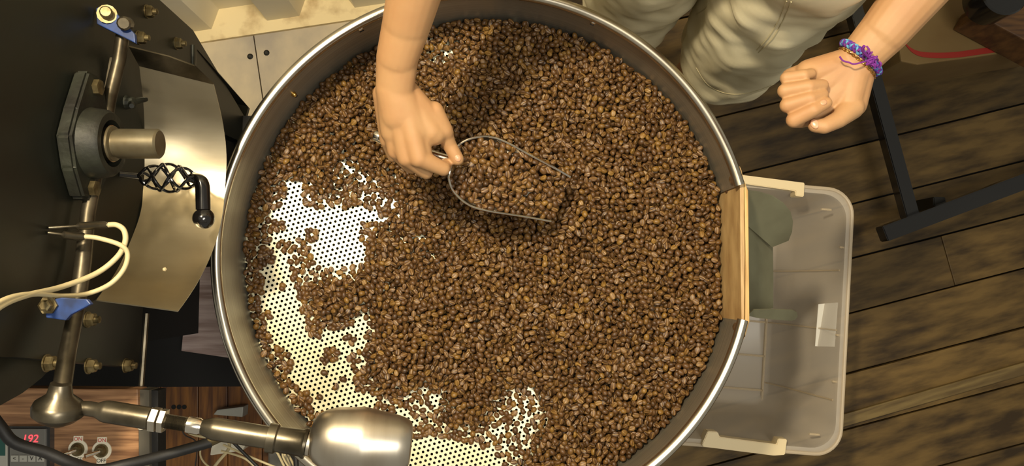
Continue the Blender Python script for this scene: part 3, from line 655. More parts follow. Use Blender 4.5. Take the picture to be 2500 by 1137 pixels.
# ================================================================== STEEL TABLE FRAME
fr = thing('steel_stand', 'black square-tube steel stand on the planks at the right', 'stand', P(2250, 400, 0.0))
def bar(a, b, w_=0.032, nm='bar'):
    a, b = Vector(a), Vector(b); d = (b - a); bm = bmesh.new()
    bmesh.ops.create_cube(bm, size=1.0, matrix=Matrix.Translation((a + b) / 2) @ d.to_track_quat('Z', 'Y').to_matrix().to_4x4() @ Matrix.Diagonal((w_, w_, d.length, 1)))
    bmesh.ops.bevel(bm, geom=bm.edges[:], offset=0.002, segments=2, affect='EDGES'); link(nm, bm, M['gloss'] if nm == 'bar' else M['black'], fr)
fz = 0.16
bar(P(2042, -130, fz), P(2222, 530, fz)); bar(P(2152, 572, fz + .033), P(2600, 404, fz + .033), 0.036)
for q in (P(2052, -120, 0), P(2216, 510, 0), P(2560, 420, 0)): bar((q.x, q.y, 0.0), (q.x, q.y, fz - .017), 0.03, 'leg')
# ================================================================== CARTON and timber, upper right
ca = thing('carton', 'brown carton with a red printed band behind the steel stand', 'carton', P(2300, 60, 0.0))
cz = 0.22
cpt = [P(2186, 60, cz), P(2200, 150, cz), P(2240, 158, cz), P(2380, 140, cz), P(2640, 100, cz), P(2640, -260, cz), P(2170, -200, cz)]
link('carton_body', prism_bm(cpt, cz - .002, 0.004), M['carton'], ca)
rd = spline([P(2196, 68, cz + .001), P(2206, 100, cz + .001), P(2228, 124, cz + .001), P(2262, 134, cz + .001), P(2330, 134, cz + .001), P(2420, 122, cz + .001), P(2640, 92, cz + .001)], 8)
bm = bmesh.new(); sheet(bm, [[p + Vector((-.003, .0065, 0)) for p in rd], [p + Vector((.003, -.0065, 0)) for p in rd]], 0.0012); link('red_band', bm, M['red'], ca)['label'] = 'red printed band'
tm = thing('timber_piece', 'rough brown timber offcut lying on the carton at the upper right corner', 'timber', P(2480, 60, cz))
link('timber', prism_bm([P(2390, 38, .32), P(2580, 140, .32), P(2640, 20, .32), P(2410, 0, .32)], 0.096, 0.003), M['blond'], tm)
tag(link('dark_tin', LA(P(2455, -22, .40), (0, 0, -1), [(0, 0), (0, .048), (.003, .051), (.07, .050), (.07, 0)], seg=32), M['gloss'], None, smooth=True), 'round black tin at the top edge above the timber', 'tin')
# ================================================================== PERSON
pe = thing('person', 'person in khaki shorts scooping beans with one hand, other fist held palm up', 'person', (0.35, 0.46, 0.0))
def px_r(r, z): return r * (CAMZ - z) / F         # a radius in photograph pixels at height z
caps = []
def C(a, ra, b, rb, *k): caps.append((a, ra, b, rb) + k)
# ---- scooping hand (back of the hand up)
WR = P(962, 205, 1.000); EL = Vector((-0.045, 0.385, 1.165))
C(EL, 0.041, P(992, 60, 1.045), 0.0295, .90); C(P(992, 60, 1.045), 0.0295, P(970, 140, 1.020), 0.0262, 0.84); C(P(970, 140, 1.020), 0.0262, P(964, 215, .998), 0.0245, 0.74)
C(P(964, 215, .998), .0245, P(975, 280, .983), .0240, .74); C(P(972, 240, .993), .0240, P(1010, 320, .972), .0225, .72); C(P(962, 230, .994), .0225, P(962, 320, .968), .0180, .80)
def H(px, py, z): return P(px, py, z)
mcp = [H(1022, 385, .968), H(992, 384, .962), H(966, 368, .955), H(946, 342, .948)]
wr4 = [H(980, 235, .990), H(964, 236, .990), H(950, 234, .988), H(938, 230, .984)]
for a, b, r0, r1 in zip(wr4, mcp, (.0165, .0165, .016, .015), (.0130, .0125, .0115, .0105)): C(a, r0, b, r1)
C(H(985, 235, .985), .018, H(1052, 320, .965), .0155); C(H(1000, 260, .978), .016, H(1030, 370, .962), .0135)
C(H(985, 250, .980), .019, H(985, 360, .962), .0150); C(H(1005, 250, .980), .018, H(1060, 325, .960), .0165); C(H(975, 300, .976), .016, H(1010, 372, .962), .0140)
# thumb: metacarpal, proximal, tip
C(H(985, 215, .990), .0160, H(1082, 318, .957), .0130); C(H(1060, 270, .968), .0125, H(1086, 322, .955), .0120)
C(H(1082, 318, .955), .0118, H(1096, 352, .943), .0100); C(H(1096, 352, .943), .0098, H(1117, 388, .936), .0090)
# fingers closing round the handle (handle axis about .928)
C(mcp[0], .0125, H(1082, 412, .948), .0098); C(H(1082, 412, .948), .0096, H(1090, 398, .922), .0085); C(H(1090, 398, .922), .0084, H(1062, 382, .908), .0078)
C(mcp[1], .0120, H(1040, 420, .936), .0098); C(H(1040, 420, .936), .0096, H(1050, 402, .910), .0085); C(H(1050, 402, .910), .0084, H(1024, 372, .902), .0078)
C(mcp[2], .0112, H(1002, 408, .926), .0092); C(H(1002, 408, .926), .0090, H(1012, 388, .902), .0082); C(H(1012, 388, .902), .0080, H(990, 358, .898), .0074)
C(mcp[3], .0100, H(960, 382, .922), .0082); C(H(960, 382, .922), .0080, H(976, 364, .900), .0074); C(H(976, 364, .900), .0072, H(958, 340, .898), .0066)
C(EL, 0.041, Vector((0.17, 0.50, 1.36)), 0.052)
right_arm = blob(caps, 0.0016, 14); caps = []
# ---- resting fist (palm up)
WL = P(2098, 142, 1.045); EL2 = Vector((0.530, 0.335, 1.165))
C(P(2270, -60, 1.08), 0.0365, EL2, 0.043); C(P(2270, -60, 1.08), 0.0365, P(2160, 75, 1.058), 0.0300, .95); C(P(2160, 75, 1.058), 0.0300, WL, 0.0255, .85); C(P(2125, 110, 1.05), 0.0265, P(2060, 200, 1.036), 0.0245, .78)
# palm slab: thenar, hypothenar, finger roots (deeper)
C(WL, .0235, P(2050, 210, 1.036), .0235, .75); C(P(2080, 150, 1.040), .0185, P(1975, 178, 1.036), .0170)
C(P(2085, 175, 1.040), .0200, P(2068, 262, 1.038), .0165); C(P(2060, 170, 1.038), .0200, P(1962, 240, 1.026), .0190)
C(P(2050, 215, 1.034), .0200, P(1985, 275, 1.024), .0185); C(P(2095, 190, 1.036), .0185, P(2085, 255, 1.034), .0155)
C(P(1975, 178, 1.030), .0150, P(1932, 190, 1.022), .0125)
fz_ = 1.054
F4 = [((1934, 192, 1.020), (1920, 191, 1.047), (1962, 184, 1.058), (1980, 180, 1.053), .0078, .0062),
      ((1932, 228, 1.018), (1916, 222, 1.050), (1975, 211, 1.064), (2008, 208, 1.058), .0088, .0074),
      ((1940, 262, 1.018), (1922, 257, 1.052), (1978, 241, 1.066), (2008, 231, 1.060), .0090, .0074),
      ((1958, 292, 1.020), (1938, 293, 1.054), (1985, 268, 1.068), (2017, 251, 1.066), .0092, .0072)]
for a, b, c, d, r0, r1 in F4:
    a, b, c, d = P(*a), P(*b), P(*c), P(*d)
    C(a, r0 * 1.12, b, r0 * 1.03); C(b, r0 * 1.02, c, r0 * .95); C(c, r0 * .94, d, r1)
# thumb: base - knuckle - tip below the index finger
C(P(2078, 262, 1.040), .0155, P(2046, 292, 1.050), .0108); C(P(2046, 292, 1.050), .0106, P(2012, 308, 1.054), .0094); C(P(2012, 308, 1.054), .0094, P(1990, 306, 1.052), .0086)
C(EL2, 0.043, Vector((0.530, 0.43, 1.36)), 0.050)
left_arm = blob(caps, 0.0015, 5); caps = []
# ---- trunk, legs, neck and head
hipc = Vector((0.355, 0.455, 0.93)); fac = Vector((-0.48, -0.87, 0)); lat = Vector((0.87, -0.48, 0))
L2, L1 = Vector((0.437, 0.367, 0.575)), Vector((0.255, 0.460, 0.57))
for Lk, s in ((L1, -1), (L2, 1)):
    C(hipc + lat * (.085 * s) - Vector((0, 0, .06)), .078, Lk + Vector((0, 0.01, .0)), .052); C(Lk, .052, Vector((Lk.x, Lk.y + .015, .44)), .048)
    C(Vector((Lk.x, Lk.y + .015, .44)), .052, Vector((Lk.x, Lk.y + .03, .10)), .034); C(Vector((Lk.x, Lk.y + .03, .085)), .034, Vector((Lk.x, Lk.y + .035, .06)), .035)
    C(Vector((Lk.x, Lk.y + .045, .038)), .036, Vector((Lk.x, Lk.y + .02, .036)) + fac * .13, .030)
C(hipc - lat * .07, .085, hipc + lat * .07, .085); C(hipc, .10, Vector((.355, .475, 1.2)), .110); C(hipc + Vector((0, 0, .12)) - lat * .05, .10, Vector((.28, .50, 1.30)), .095)
C(hipc + Vector((0, 0, .12)) + lat * .05, .10, Vector((.43, .46, 1.30)), .095); C(Vector((.185, .51, 1.375)), .056, Vector((.52, .44, 1.375)), .056)
C(Vector((.35, .47, 1.36)), .06, Vector((.345, .465, 1.50)), .052)
C(Vector((.345, .455, 1.60)), .078, Vector((.342, .450, 1.55)), .062); C(Vector((.335, .43, 1.61)), .074, Vector((.355, .48, 1.62)), .078)
C(Vector((.335, .395, 1.545)), .03, Vector((.34, .42, 1.53)), .045); C(Vector((.305, .372, 1.585)), .010, Vector((.310, .385, 1.605)), .010)
for s in (-1, 1): C(Vector((.345, .455, 1.585)) + lat * (.080 * s), .012, Vector((.345, .455, 1.605)) + lat * (.082 * s), .014, .6)
trunk = blob(caps, 0.007, 5); caps = []
bm = bmesh.new()
for me in (right_arm, left_arm, trunk): bm.from_mesh(me)
body = link('body', bm, M['skin'], pe, smooth=True, angle=180)
for me in (right_arm, left_arm, trunk): bpy.data.meshes.remove(me)
body_bvh = BVHTree.FromObject(body, bpy.context.evaluated_depsgraph_get())
body_off = Matrix.Translation(-Vector(pe.location))
def on_body(px, py):
    r = ray(px, py).normalized(); hit = body_bvh.ray_cast(CAM, r)      # body vertices are in world coordinates
    return hit
# nails lie on the skin
def nail(px, py, dirpx, ln, wd, lift=0.0):
    h = on_body(px, py)
    if h[0] is None: return
    h2 = on_body(px + dirpx[0] * 3, py + dirpx[1] * 3); d = ((h2[0] if h2[0] else h[0] + Vector((1, 0, 0))) - h[0])
    n_ = h[1]; d = (d - n_ * d.dot(n_)).normalized(); s_ = n_.cross(d)
    bm = bmesh.new(); bmesh.ops.create_uvsphere(bm, u_segments=14, v_segments=8, radius=1.0)
    Mx = Matrix.Translation(h[0] - n_ * 0.0004) @ Matrix([(d.x, s_.x, n_.x, 0), (d.y, s_.y, n_.y, 0), (d.z, s_.z, n_.z, 0), (0, 0, 0, 1)]) @ Matrix.Diagonal((ln, wd, 0.0014, 1))
    bmesh.ops.transform(bm, matrix=Mx, verts=bm.verts); link('nail', bm, M['nail'], body, smooth=True).matrix_parent_inverse = Matrix()
nail(1989, 302, (-2, -3), .0062, .0045); nail(2011, 249, (3, -2), .0048, .0036); nail(1118, 386, (2, 4), .0050, .0042)
# ---- shorts: each leg a wrinkled cloth tube, one garment
def shorts():
    bm = bmesh.new()
    def leg(top, tr_, bot, br_, s, n=110, m=70):
        rings = []
        for i in range(m + 1):
            u = i / m; c = Vector(top).lerp(Vector(bot), u); rx = tr_[0] + (br_[0] - tr_[0]) * u ** .8; ry = tr_[1] + (br_[1] - tr_[1]) * u ** .8; ring = []
            for k in range(n):
                a = 2 * PI * k / n; d = lat * math.cos(a) + (-fac) * math.sin(a)
                wv_ = noise.noise(Vector((math.cos(a) * 2.0 + s * 9, math.sin(a) * 2.0, u * 5.5))) * .010 + noise.noise(Vector((math.cos(a) * 2.2 + u * 3 + s, math.sin(a) * 2.2, u * 15))) * .0055 * (1 - .5 * u) + noise.noise(Vector((math.cos(a) * 3 + u * 9 + s, math.sin(a) * 3 - u * 6, u * 26))) * .0028
                fold = .0045 * math.sin((u * 11 + math.sin(a * 2 + s) * 1.6 + math.cos(a + 1) * 1.2) * 2.2) * (1 - u) ** .5
                r_ = (rx * abs(math.cos(a)) ** 2 + ry * abs(math.sin(a)) ** 2) + wv_ + fold
                ring.append(bm.verts.new(c + d * r_))
            rings.append(ring)
        for i in range(m):
            for k in range(n): bm.faces.new((rings[i][k], rings[i][(k + 1) % n], rings[i + 1][(k + 1) % n], rings[i + 1][k]))
        # turned hem and inner side
        axd = (Vector(top) - Vector(bot)).normalized(); inner = [bm.verts.new(v.co + (Vector(bot) - v.co) * .06 + axd * .003) for v in rings[-1]]
        up_ = [bm.verts.new(v.co + (Vector(bot) - v.co) * .14 + axd * .06) for v in inner]
        for k in range(n):
            k2 = (k + 1) % n; bm.faces.new((rings[-1][k], rings[-1][k2], inner[k2], inner[k])); bm.faces.new((inner[k], inner[k2], up_[k2], up_[k]))
    leg(hipc + lat * .080 + Vector((0, 0, .18)), (.105, .135), L2 + Vector((0, 0, .015)), (.090, .090), 1)
    leg(hipc - lat * .080 + Vector((0, 0, .18)), (.105, .135), L1 + Vector((0, 0, .015)), (.088, .088), 2)
    return bm
sho = link('shorts', shorts(), M['khaki'], pe, smooth=True, angle=180); sho['label'] = 'light khaki cotton shorts'
sb_ = BVHTree.FromObject(sho, bpy.context.evaluated_depsgraph_get())
def seam_line(pts, r_=0.0009):
    out = []
    for x, y in spline([(a, b, 0) for a, b in pts], 6) and [(v.x, v.y) for v in spline([(a, b, 0) for a, b in pts], 6)]:
        h = sb_.ray_cast(CAM, ray(x, y).normalized())
        if h[0]: out.append(h[0] + h[1] * 0.0002)
    if len(out) > 2: link('seam', T(out, r_, seg=6), M['stitch'], sho, smooth=True).matrix_parent_inverse = Matrix()
seam_line([(1932, 4), (1912, 50), (1885, 95), (1852, 128)]); seam_line([(1921, 2), (1901, 50), (1875, 92), (1848, 122)])
seam_line([(1700, 165), (1728, 206), (1775, 228), (1830, 226), (1890, 205)], 0.0007); seam_line([(1735, -5), (1722, 20), (1700, 35)])
# shirt over the trunk and upper arms
caps = []
C(hipc + Vector((0, 0, .19)), .140, Vector((.355, .475, 1.25)), .135); C(hipc + Vector((0, 0, .22)) - lat * .05, .118, Vector((.27, .50, 1.31)), .108)
C(hipc + Vector((0, 0, .22)) + lat * .05, .118, Vector((.44, .46, 1.31)), .108); C(Vector((.18, .51, 1.37)), .070, Vector((.52, .44, 1.37)), .070)
C(Vector((.17, .50, 1.36)), .068, Vector((.105, .465, 1.30)), .062); C(Vector((.53, .43, 1.36)), .066, Vector((.53, .40, 1.29)), .060)
shm = blob(caps, 0.008, 4); shirt = bpy.data.objects.new('shirt', shm); COL.objects.link(shirt); shirt.parent = pe; shirt.matrix_parent_inverse = Matrix.Translation(-Vector(pe.location)); shm.materials.clear(); shm.materials.append(M['shirt'])
for p in shm.polygons: p.use_smooth = True
tail = [P(1990, -40, .87), P(2100, -50, .87), P(2072, 8, .87), P(2052, -2, .87)]
link('shirt_tail', prism_bm(tail, 0.002), M['shirt'], shirt).matrix_parent_inverse = Matrix()
caps = []; C(Vector((.340, .445, 1.635)), .080, Vector((.358, .485, 1.625)), .084); C(Vector((.358, .49, 1.60)), .078, Vector((.36, .495, 1.56)), .06)
hm = blob(caps, 0.006, 3); hair = bpy.data.objects.new('hair', hm); COL.objects.link(hair); hair.parent = pe; hair.matrix_parent_inverse = Matrix.Translation(-Vector(pe.location)); hm.materials.clear(); hm.materials.append(M['hair'])
for s in (-1, 1):
    bm = bmesh.new(); bmesh.ops.create_uvsphere(bm, u_segments=12, v_segments=8, radius=.011, matrix=Matrix.Translation(Vector((.335, .43, 1.605)) + fac * .068 + lat * (.031 * s))); link('eye', bm, M['white'], pe, smooth=True)
link('mouth', T([Vector((.335, .43, 1.553)) + fac * .062 + lat * a for a in (-.022, 0, .022)], .004, seg=8), M['red'], pe, smooth=True)
for Lk in (L1, L2):
    c = Vector((Lk.x, Lk.y + .045, .04)); d = fac
    bm = bmesh.new(); tube(bm, [c - d * .05 + Vector((0, 0, .0)), c - d * .02, c + d * .05, c + d * .12, c + d * .165], [.034, .042, .042, .040, .026], seg=20, flat=.85); link('shoe', bm, M['blackrub'], pe, smooth=True)
# ---- bracelets on the wrist
wa = (P(2160, 75, 1.058) - WL).normalized(); wc_ = WL.lerp(P(2160, 75, 1.058), 0.05)
upv = (Vector((0, 0, 1)) - wa * wa.z).normalized(); sdv = wa.cross(upv)
def wrist_pt(a, d, lift):
    """cast inward on the wrist, angle a round it, d along it"""
    c = wc_ + wa * d; v = upv * math.sin(a) + sdv * math.cos(a)
    h = body_bvh.ray_cast(c + v * .07, -v)
    return (h[0] if h[0] else c + v * .024) + v * lift
br = thing('thread_bracelet', 'braided purple and light blue thread bracelet on the wrist of the raised fist', 'bracelet', wc_)
cols = [M['purple'], M['cyan'], M['violet']]
for k in range(3):
    pts = []; N_ = 230
    for i in range(N_):
        u = i / (N_ - 1); a = 2 * PI * u; ph = u * 2 * PI * 11 + 2 * PI * k / 3
        pts.append(wrist_pt(a, .0035 * math.sin(ph), .0030 + .0016 * math.cos(2 * ph)))
    link('strand', T(pts[:-1], .0016, seg=8, closed=True), cols[k], br, smooth=True)
# knot and loose ends on the palm side
kn = bmesh.new(); ka = PI * .40
for i in range(22):
    a = ka + random.uniform(-.30, .35); p = wrist_pt(a, random.uniform(-.005, .007), .0055); q = wrist_pt(a + random.uniform(-.3, .3), random.uniform(-.008, .008), .007)
    tube(kn, spline([p, p.lerp(q, .5) + Vector((random.uniform(-.002, .002), random.uniform(-.002, .002), .003)), q], 5), .0011, seg=7)
link('knot', kn, M['purple'], br, smooth=True)
link('loose_thread', T(spline([wrist_pt(PI * .42, 0, .006), P(2088, 156, 1.073), P(2072, 152, 1.070), P(2058, 148, 1.068), P(2050, 138, 1.069)], 6), .0010, seg=6), M['purple'], br, smooth=True)
link('loose_thread', T(spline([wrist_pt(PI * .44, 0, .006), P(2106, 124, 1.085), P(2110, 112, 1.092)], 5), .0018, seg=6), M['purple'], br, smooth=True)
link('loose_thread', T(spline([wrist_pt(PI * .02, 0, .004), P(2124, 196, 1.04), P(2116, 214, 1.035)], 5), .0016, seg=6), M['violet'], br, smooth=True)
gc = thing('gold_chain_bracelet', 'fine gold chain bracelet next to the braided thread one', 'bracelet', wc_)
N_ = 44
for i in range(N_):
    a = 2 * PI * i / N_; p = wrist_pt(a, -.0075, .0012); q = wrist_pt(a + 2 * PI / N_ * .9, -.0075, .0012); mid = (p + q) / 2
    v = (mid - wc_ ).normalized(); t_ = (q - p).normalized(); o_ = (v if i % 2 else t_.cross(v)).normalized()
    ring = [mid + t_ * (.0026 * math.cos(b)) + o_ * (.0014 * math.sin(b)) for b in (2 * PI * j / 10 for j in range(10))]
    link('chain_link', T(ring, .0005, seg=5, closed=True), M['gold'], gc, smooth=True)
# ================================================================== SCOOP
sp = thing('bean_scoop', 'round-backed polished steel scoop held over the beans', 'scoop', P(1105, 390, .92))
hA, hB = P(913, 330, .925), P(1106, 394, .924)
link('handle', LA(hA, hB - hA, [(0, 0), (0.0, .0060), (.002, .0075), (.010, .0076), (.014, .0066), (.020, .0070), ((hB - hA).length, .0070)], seg=24), M['chrome'], sp, smooth=True)
link('handle_band', LA(hA, hB - hA, [(.008, .0076), (.010, .0084), (.013, .0084), (.015, .0072)], seg=24), M['chrome'], sp, smooth=True)
# bowl: rim outline pairs (upper side, lower side) from the back to the mouth
ups = [(1108, 372, .908), (1122, 352, .903), (1150, 338, .900), (1190, 333, .896), (1232, 345, .890), (1290, 376, .880), (1345, 405, .866), (1392, 432, .848)]
los = [(1098, 420, .908), (1097, 442, .903), (1110, 470, .898), (1145, 500, .892), (1185, 513, .886), (1240, 522, .874), (1290, 530, .860), (1345, 540, .842)]
rows = []
dep = [.012, .026, .034, .038, .040, .040, .036, .028]
for (a, b, d) in zip(ups, los, dep):
    A_, B_ = P(*a), P(*b); mid = (A_ + B_) / 2; hw = (A_ - B_) / 2; row = []
    for k in range(17):
        th = PI * k / 16; row.append(mid + hw * math.cos(th) * (1.0) + Vector((-.008, 0, -1)).normalized() * d * math.sin(th))
    rows.append(row)
fine = [spline([r_[k] for r_ in rows], 5) for k in range(17)]
rows2 = [[fine[k][i] for k in range(17)] for i in range(len(fine[0]))]
bm = bmesh.new(); sheet(bm, rows2, .0014); link('bowl', bm, M['chrome'], sp, smooth=True, angle=50)
bm = bmesh.new(); sheet(bm, [rows2[0], [r_ + (hB - r_) * .72 for r_ in rows2[0]]], .0012); link('bowl_back', bm, M['chrome'], sp, smooth=True)
rl = [P(*p) for p in los[::-1]] + [P(*p) for p in ups]; rl = spline(rl, 5)
link('rolled_lip', T(rl, .0017, seg=8), M['chrome'], sp, smooth=True)
# ================================================================== BEANS
def bean_mesh(name, a=.00520, b=.00415, c=.0044, flat=.42, groove=.0011, seed=0):
    nr, nm = 12, 30; verts = []; cr = []
    for i in range(nr + 1):
        x = -math.cos(PI * i / nr)
        for k in range(nm):
            t = 2 * PI * k / nm; s = math.sqrt(max(0, 1 - x * x)); y = math.cos(t) * s * (1 + .06 * x); z = math.sin(t) * s
            X, Y, Zc = a * x, b * y, c * z
            g = 0.0
            if z < 0:
                Zc = c * (-(abs(z) ** .55) * flat); w_ = math.exp(-(y / .10) ** 2) * min(1, max(0, (1 - abs(x)) * 5)); Zc += groove * w_; g = w_
                if k in (14, 15, 16): pass
            Y += b * .05 * math.sin(3 * x + seed)
            verts.append((X, Y, Zc)); cr.append(g)
    faces = []
    for i in range(nr):
        for k in range(nm): k2 = (k + 1) % nm; faces.append((i * nm + k, i * nm + k2, (i + 1) * nm + k2, (i + 1) * nm + k))
    me = bpy.data.meshes.new(name); me.from_pydata(verts, [], faces)
    bm = bmesh.new(); bm.from_mesh(me); bmesh.ops.remove_doubles(bm, verts=bm.verts, dist=1e-7)
    bmesh.ops.recalc_face_normals(bm, faces=bm.faces); bm.to_mesh(me); bm.free()
    at = me.attributes.new('crease', 'FLOAT', 'POINT')
    for i, v in enumerate(me.vertices):
        x, y, z = v.co.x / a, v.co.y / b, v.co.z
        at.data[i].value = math.exp(-(y / .10) ** 2) * min(1, max(0, (1 - abs(x)) * 4)) if z < 0 else 0
    for p in me.polygons: p.use_smooth = True
    me.materials.append(M['bean']); return me
BM = bean_mesh('coffee_bean')
# coverage of the sieve, drawn in photograph pixels then used as a height field on the tray
G = 4; GW, GH = 2000 // G, 1300 // G
gx, gy = np.meshgrid(np.arange(GW) * G + G / 2, np.arange(GH) * G + G / 2)
cov = np.ones((GH, GW))
def poly_mask(pts):
    inside = np.zeros((GH, GW), bool); n = len(pts)
    for i in range(n):
        x1, y1_ = pts[i]; x2, y2_ = pts[(i + 1) % n]
        if y1_ == y2_: continue
        c = ((gy < y1_) != (gy < y2_)) & (gx < (x2 - x1) * (gy - y1_) / (y2_ - y1_) + x1); inside ^= c
    return inside
def bare(pts, v=0.0): cov[poly_mask(pts)] = v
def spot(x, y, r, v=0.0):
    m_ = (gx - x) ** 2 + (gy - y) ** 2 < r * r; cov[m_] = np.minimum(cov[m_], v)
def stroke(pts, r, v=0.0):
    for (x1, y1_), (x2, y2_) in zip(pts, pts[1:]):
        n = int(math.hypot(x2 - x1, y2_ - y1_) / 4) + 1
        for k in range(n + 1): spot(x1 + (x2 - x1) * k / n, y1_ + (y2_ - y1_) * k / n, r, v)
# thinly covered zones first
bare([(815, 335), (860, 345), (905, 400), (985, 425), (990, 470), (965, 545), (900, 560), (880, 545), (830, 500), (770, 490), (740, 420), (790, 400), (815, 380)], 0.92)
bare([(690, 570), (760, 590), (770, 650), (900, 640), (910, 660), (820, 680), (740, 700), (715, 660), (690, 640)], 0.74)
bare([(1170, 1050), (1190, 985), (1230, 940), (1300, 925), (1345, 960), (1340, 1040), (1300, 1110), (1290, 1160), (1190, 1160)], 0.62)
bare([(1000, 960), (1040, 930), (1110, 920), (1130, 960), (1060, 1010), (1070, 1060), (1130, 1065), (1190, 1080), (1180, 1060), (1090, 1040), (1010, 1040)], 0.66)
bare([(860, 765), (935, 745), (925, 800), (890, 850), (905, 890), (850, 930), (840, 860)], 0.6)
bare([(1030, 85), (1110, 100), (1245, 125), (1245, 160), (1040, 160)], 0.78)
bare([(770, 840), (835, 830), (860, 900), (840, 930), (780, 900)], 0.55)
# bare metal
bare([(684, 432), (735, 440), (737, 490), (752, 500), (800, 512), (845, 505), (872, 500), (900, 520), (930, 522), (928, 538), (884, 545), (880, 580), (895, 612), (884, 640), (847, 652), (812, 658), (780, 655), (758, 625), (745, 590), (718, 580), (700, 600), (706, 650), (716, 690), (640, 690), (626, 654), (663, 637), (660, 614), (640, 604), (657, 585), (645, 567), (690, 554), (687, 537), (657, 537), (645, 517), (682, 504), (674, 480), (697, 480)])
bare([(640, 680), (716, 680), (728, 720), (733, 752), (752, 792), (760, 828), (789, 797), (817, 805), (840, 800), (875, 778), (905, 797), (882, 812), (887, 848), (861, 861), (841, 881), (861, 905), (865, 930), (873, 950), (897, 961), (921, 970), (925, 985), (900, 1000), (760, 1010), (752, 990), (748, 960), (722, 945), (686, 922), (705, 910), (708, 881), (690, 855), (664, 840), (648, 790), (630, 750), (636, 712)])
bare([(1000, 1070), (1060, 1062), (1100, 1072), (1150, 1082), (1198, 1096), (1222, 1125), (1236, 1200), (960, 1200), (960, 1090)])
bare([(960, 985), (1000, 1000), (1015, 1040), (990, 1070), (950, 1040)])
stroke([(830, 398), (855, 405), (890, 440)], 10, .12); stroke([(880, 505), (930, 545)], 7, .3); stroke([(925, 480), (955, 495)], 6, .3); stroke([(790, 508), (870, 512)], 9, .2); stroke([(750, 505), (790, 500)], 6, .3); stroke([(945, 440), (982, 452)], 9, .3); stroke([(888, 480), (915, 478)], 13, .2); stroke([(885, 522), (925, 525), (968, 522)], 11, .2)
stroke([(835, 375), (848, 368)], 6, .3); stroke([(735, 420), (752, 405)], 6, .3); stroke([(1046, 145), (1070, 130), (1100, 128)], 10, .15); stroke([(1110, 140), (1140, 136)], 6, .3); stroke([(1235, 142), (1242, 142)], 5, .2)
stroke([(1268, 972), (1284, 985)], 6, .1); stroke([(1233, 1008), (1270, 1030), (1272, 1045)], 7, .1); stroke([(1210, 1025), (1205, 1060), (1235, 1058)], 8, .1); stroke([(1218, 1045), (1232, 1080)], 8, .1); stroke([(1285, 1080), (1290, 1092)], 6, .2)
stroke([(1295, 945), (1298, 965)], 5, .2); stroke([(1320, 1010), (1335, 1012)], 5, .3); stroke([(1040, 960), (1072, 990)], 8, .2); stroke([(1000, 985), (1020, 1010), (1045, 1022)], 9, .15); stroke([(955, 990), (935, 975)], 8, .2)
# islands of beans on the bare metal
for x, y, r in ((757, 572, 15), (688, 600, 12), (738, 608, 14), (703, 597, 8), (690, 700, 7), (785, 770, 14), (760, 800, 14), (770, 815, 10), (690, 870, 16), (672, 885, 14), (735, 965, 14), (745, 980, 10), (790, 880, 8), (812, 870, 14), (800, 860, 12), (785, 908, 6), (838, 925, 6), (816, 950, 6), (778, 972, 6), (845, 825, 7), (860, 835, 6), (690, 945, 6), (720, 955, 10), (650, 770, 12), (655, 830, 10), (645, 800, 10)): spot(x, y, r, 0) ; cov[(gx - x) ** 2 + (gy - y) ** 2 < r * r] = .97
def blur(a, r):
    k = np.ones(2 * r + 1) / (2 * r + 1)
    for _ in range(2):
        a = np.apply_along_axis(lambda m_: np.convolve(np.pad(m_, r, 'edge'), k, 'valid'), 1, a); a = np.apply_along_axis(lambda m_: np.convolve(np.pad(m_, r, 'edge'), k, 'valid'), 0, a)
    return a
deep = blur(cov, 9)
def gval(a, px, py):
    i = min(max(int(py / G), 0), GH - 1); j = min(max(int(px / G), 0), GW - 1); return a[i, j]
def bump(x, y):
    q = 0.0
    for px, py, r, h in ((1290, 520, 110, .020), (1400, 500, 75, .034), (1390, 590, 90, .016), (1180, 760, 150, .010), (830, 740, 70, .012), (1060, 820, 110, .010), (1200, 200, 200, .010), (1120, 600, 90, -.006), (1080, 160, 60, -.008), (1500, 800, 200, .012), (800, 300, 120, .006), (1600, 450, 150, .008)):
        d2 = ((px - 1186) / 1520 - x) ** 2 + (-(py - 620) / 1520 - y) ** 2; q += h * math.exp(-d2 / (r / 1520) ** 2)
    return q
def height(x, y, px, py):
    d = gval(deep, px, py); t = min(1, max(0, (d - .62) / .36)); t = t * t * (3 - 2 * t)
    edge = min(1, max(0, (x + .1) / .35))
    return ZS + .0035 + t * (.016 + .022 * edge + bump(x, y) + .004 * noise.noise(Vector((x * 22, y * 22, 3)))) * (1 if t > 0 else 0)
def wpx(x, y, z=.728):
    c = ROT.transposed() @ (Vector((x, y, z)) - CAM); return CX + F * c.x / -c.z, CY - F * c.y / -c.z
def darts(rad, n, mind, ok, seed):
    rs = np.random.RandomState(seed); cell = mind / math.sqrt(2); grid = {}; out = []
    xs_ = rs.uniform(-rad, rad, n); ys_ = rs.uniform(-rad, rad, n)
    for x, y in zip(xs_, ys_):
        if x * x + y * y > rad * rad: continue
        i, j = int(math.floor(x / cell)), int(math.floor(y / cell)); bad = False
        for a in range(-2, 3):
            for b in range(-2, 3):
                q = grid.get((i + a, j + b))
                if q and (q[0] - x) ** 2 + (q[1] - y) ** 2 < mind * mind: bad = True; break
            if bad: break
        if bad: continue
        if not ok(x, y): continue
        grid[(i, j)] = (x, y); out.append((x, y))
    return out
gate_x = P(1808, 620, .845).x
pts_, rots, scls = [], [], []
rs = np.random.RandomState(5)
RB = R_IN - .0065
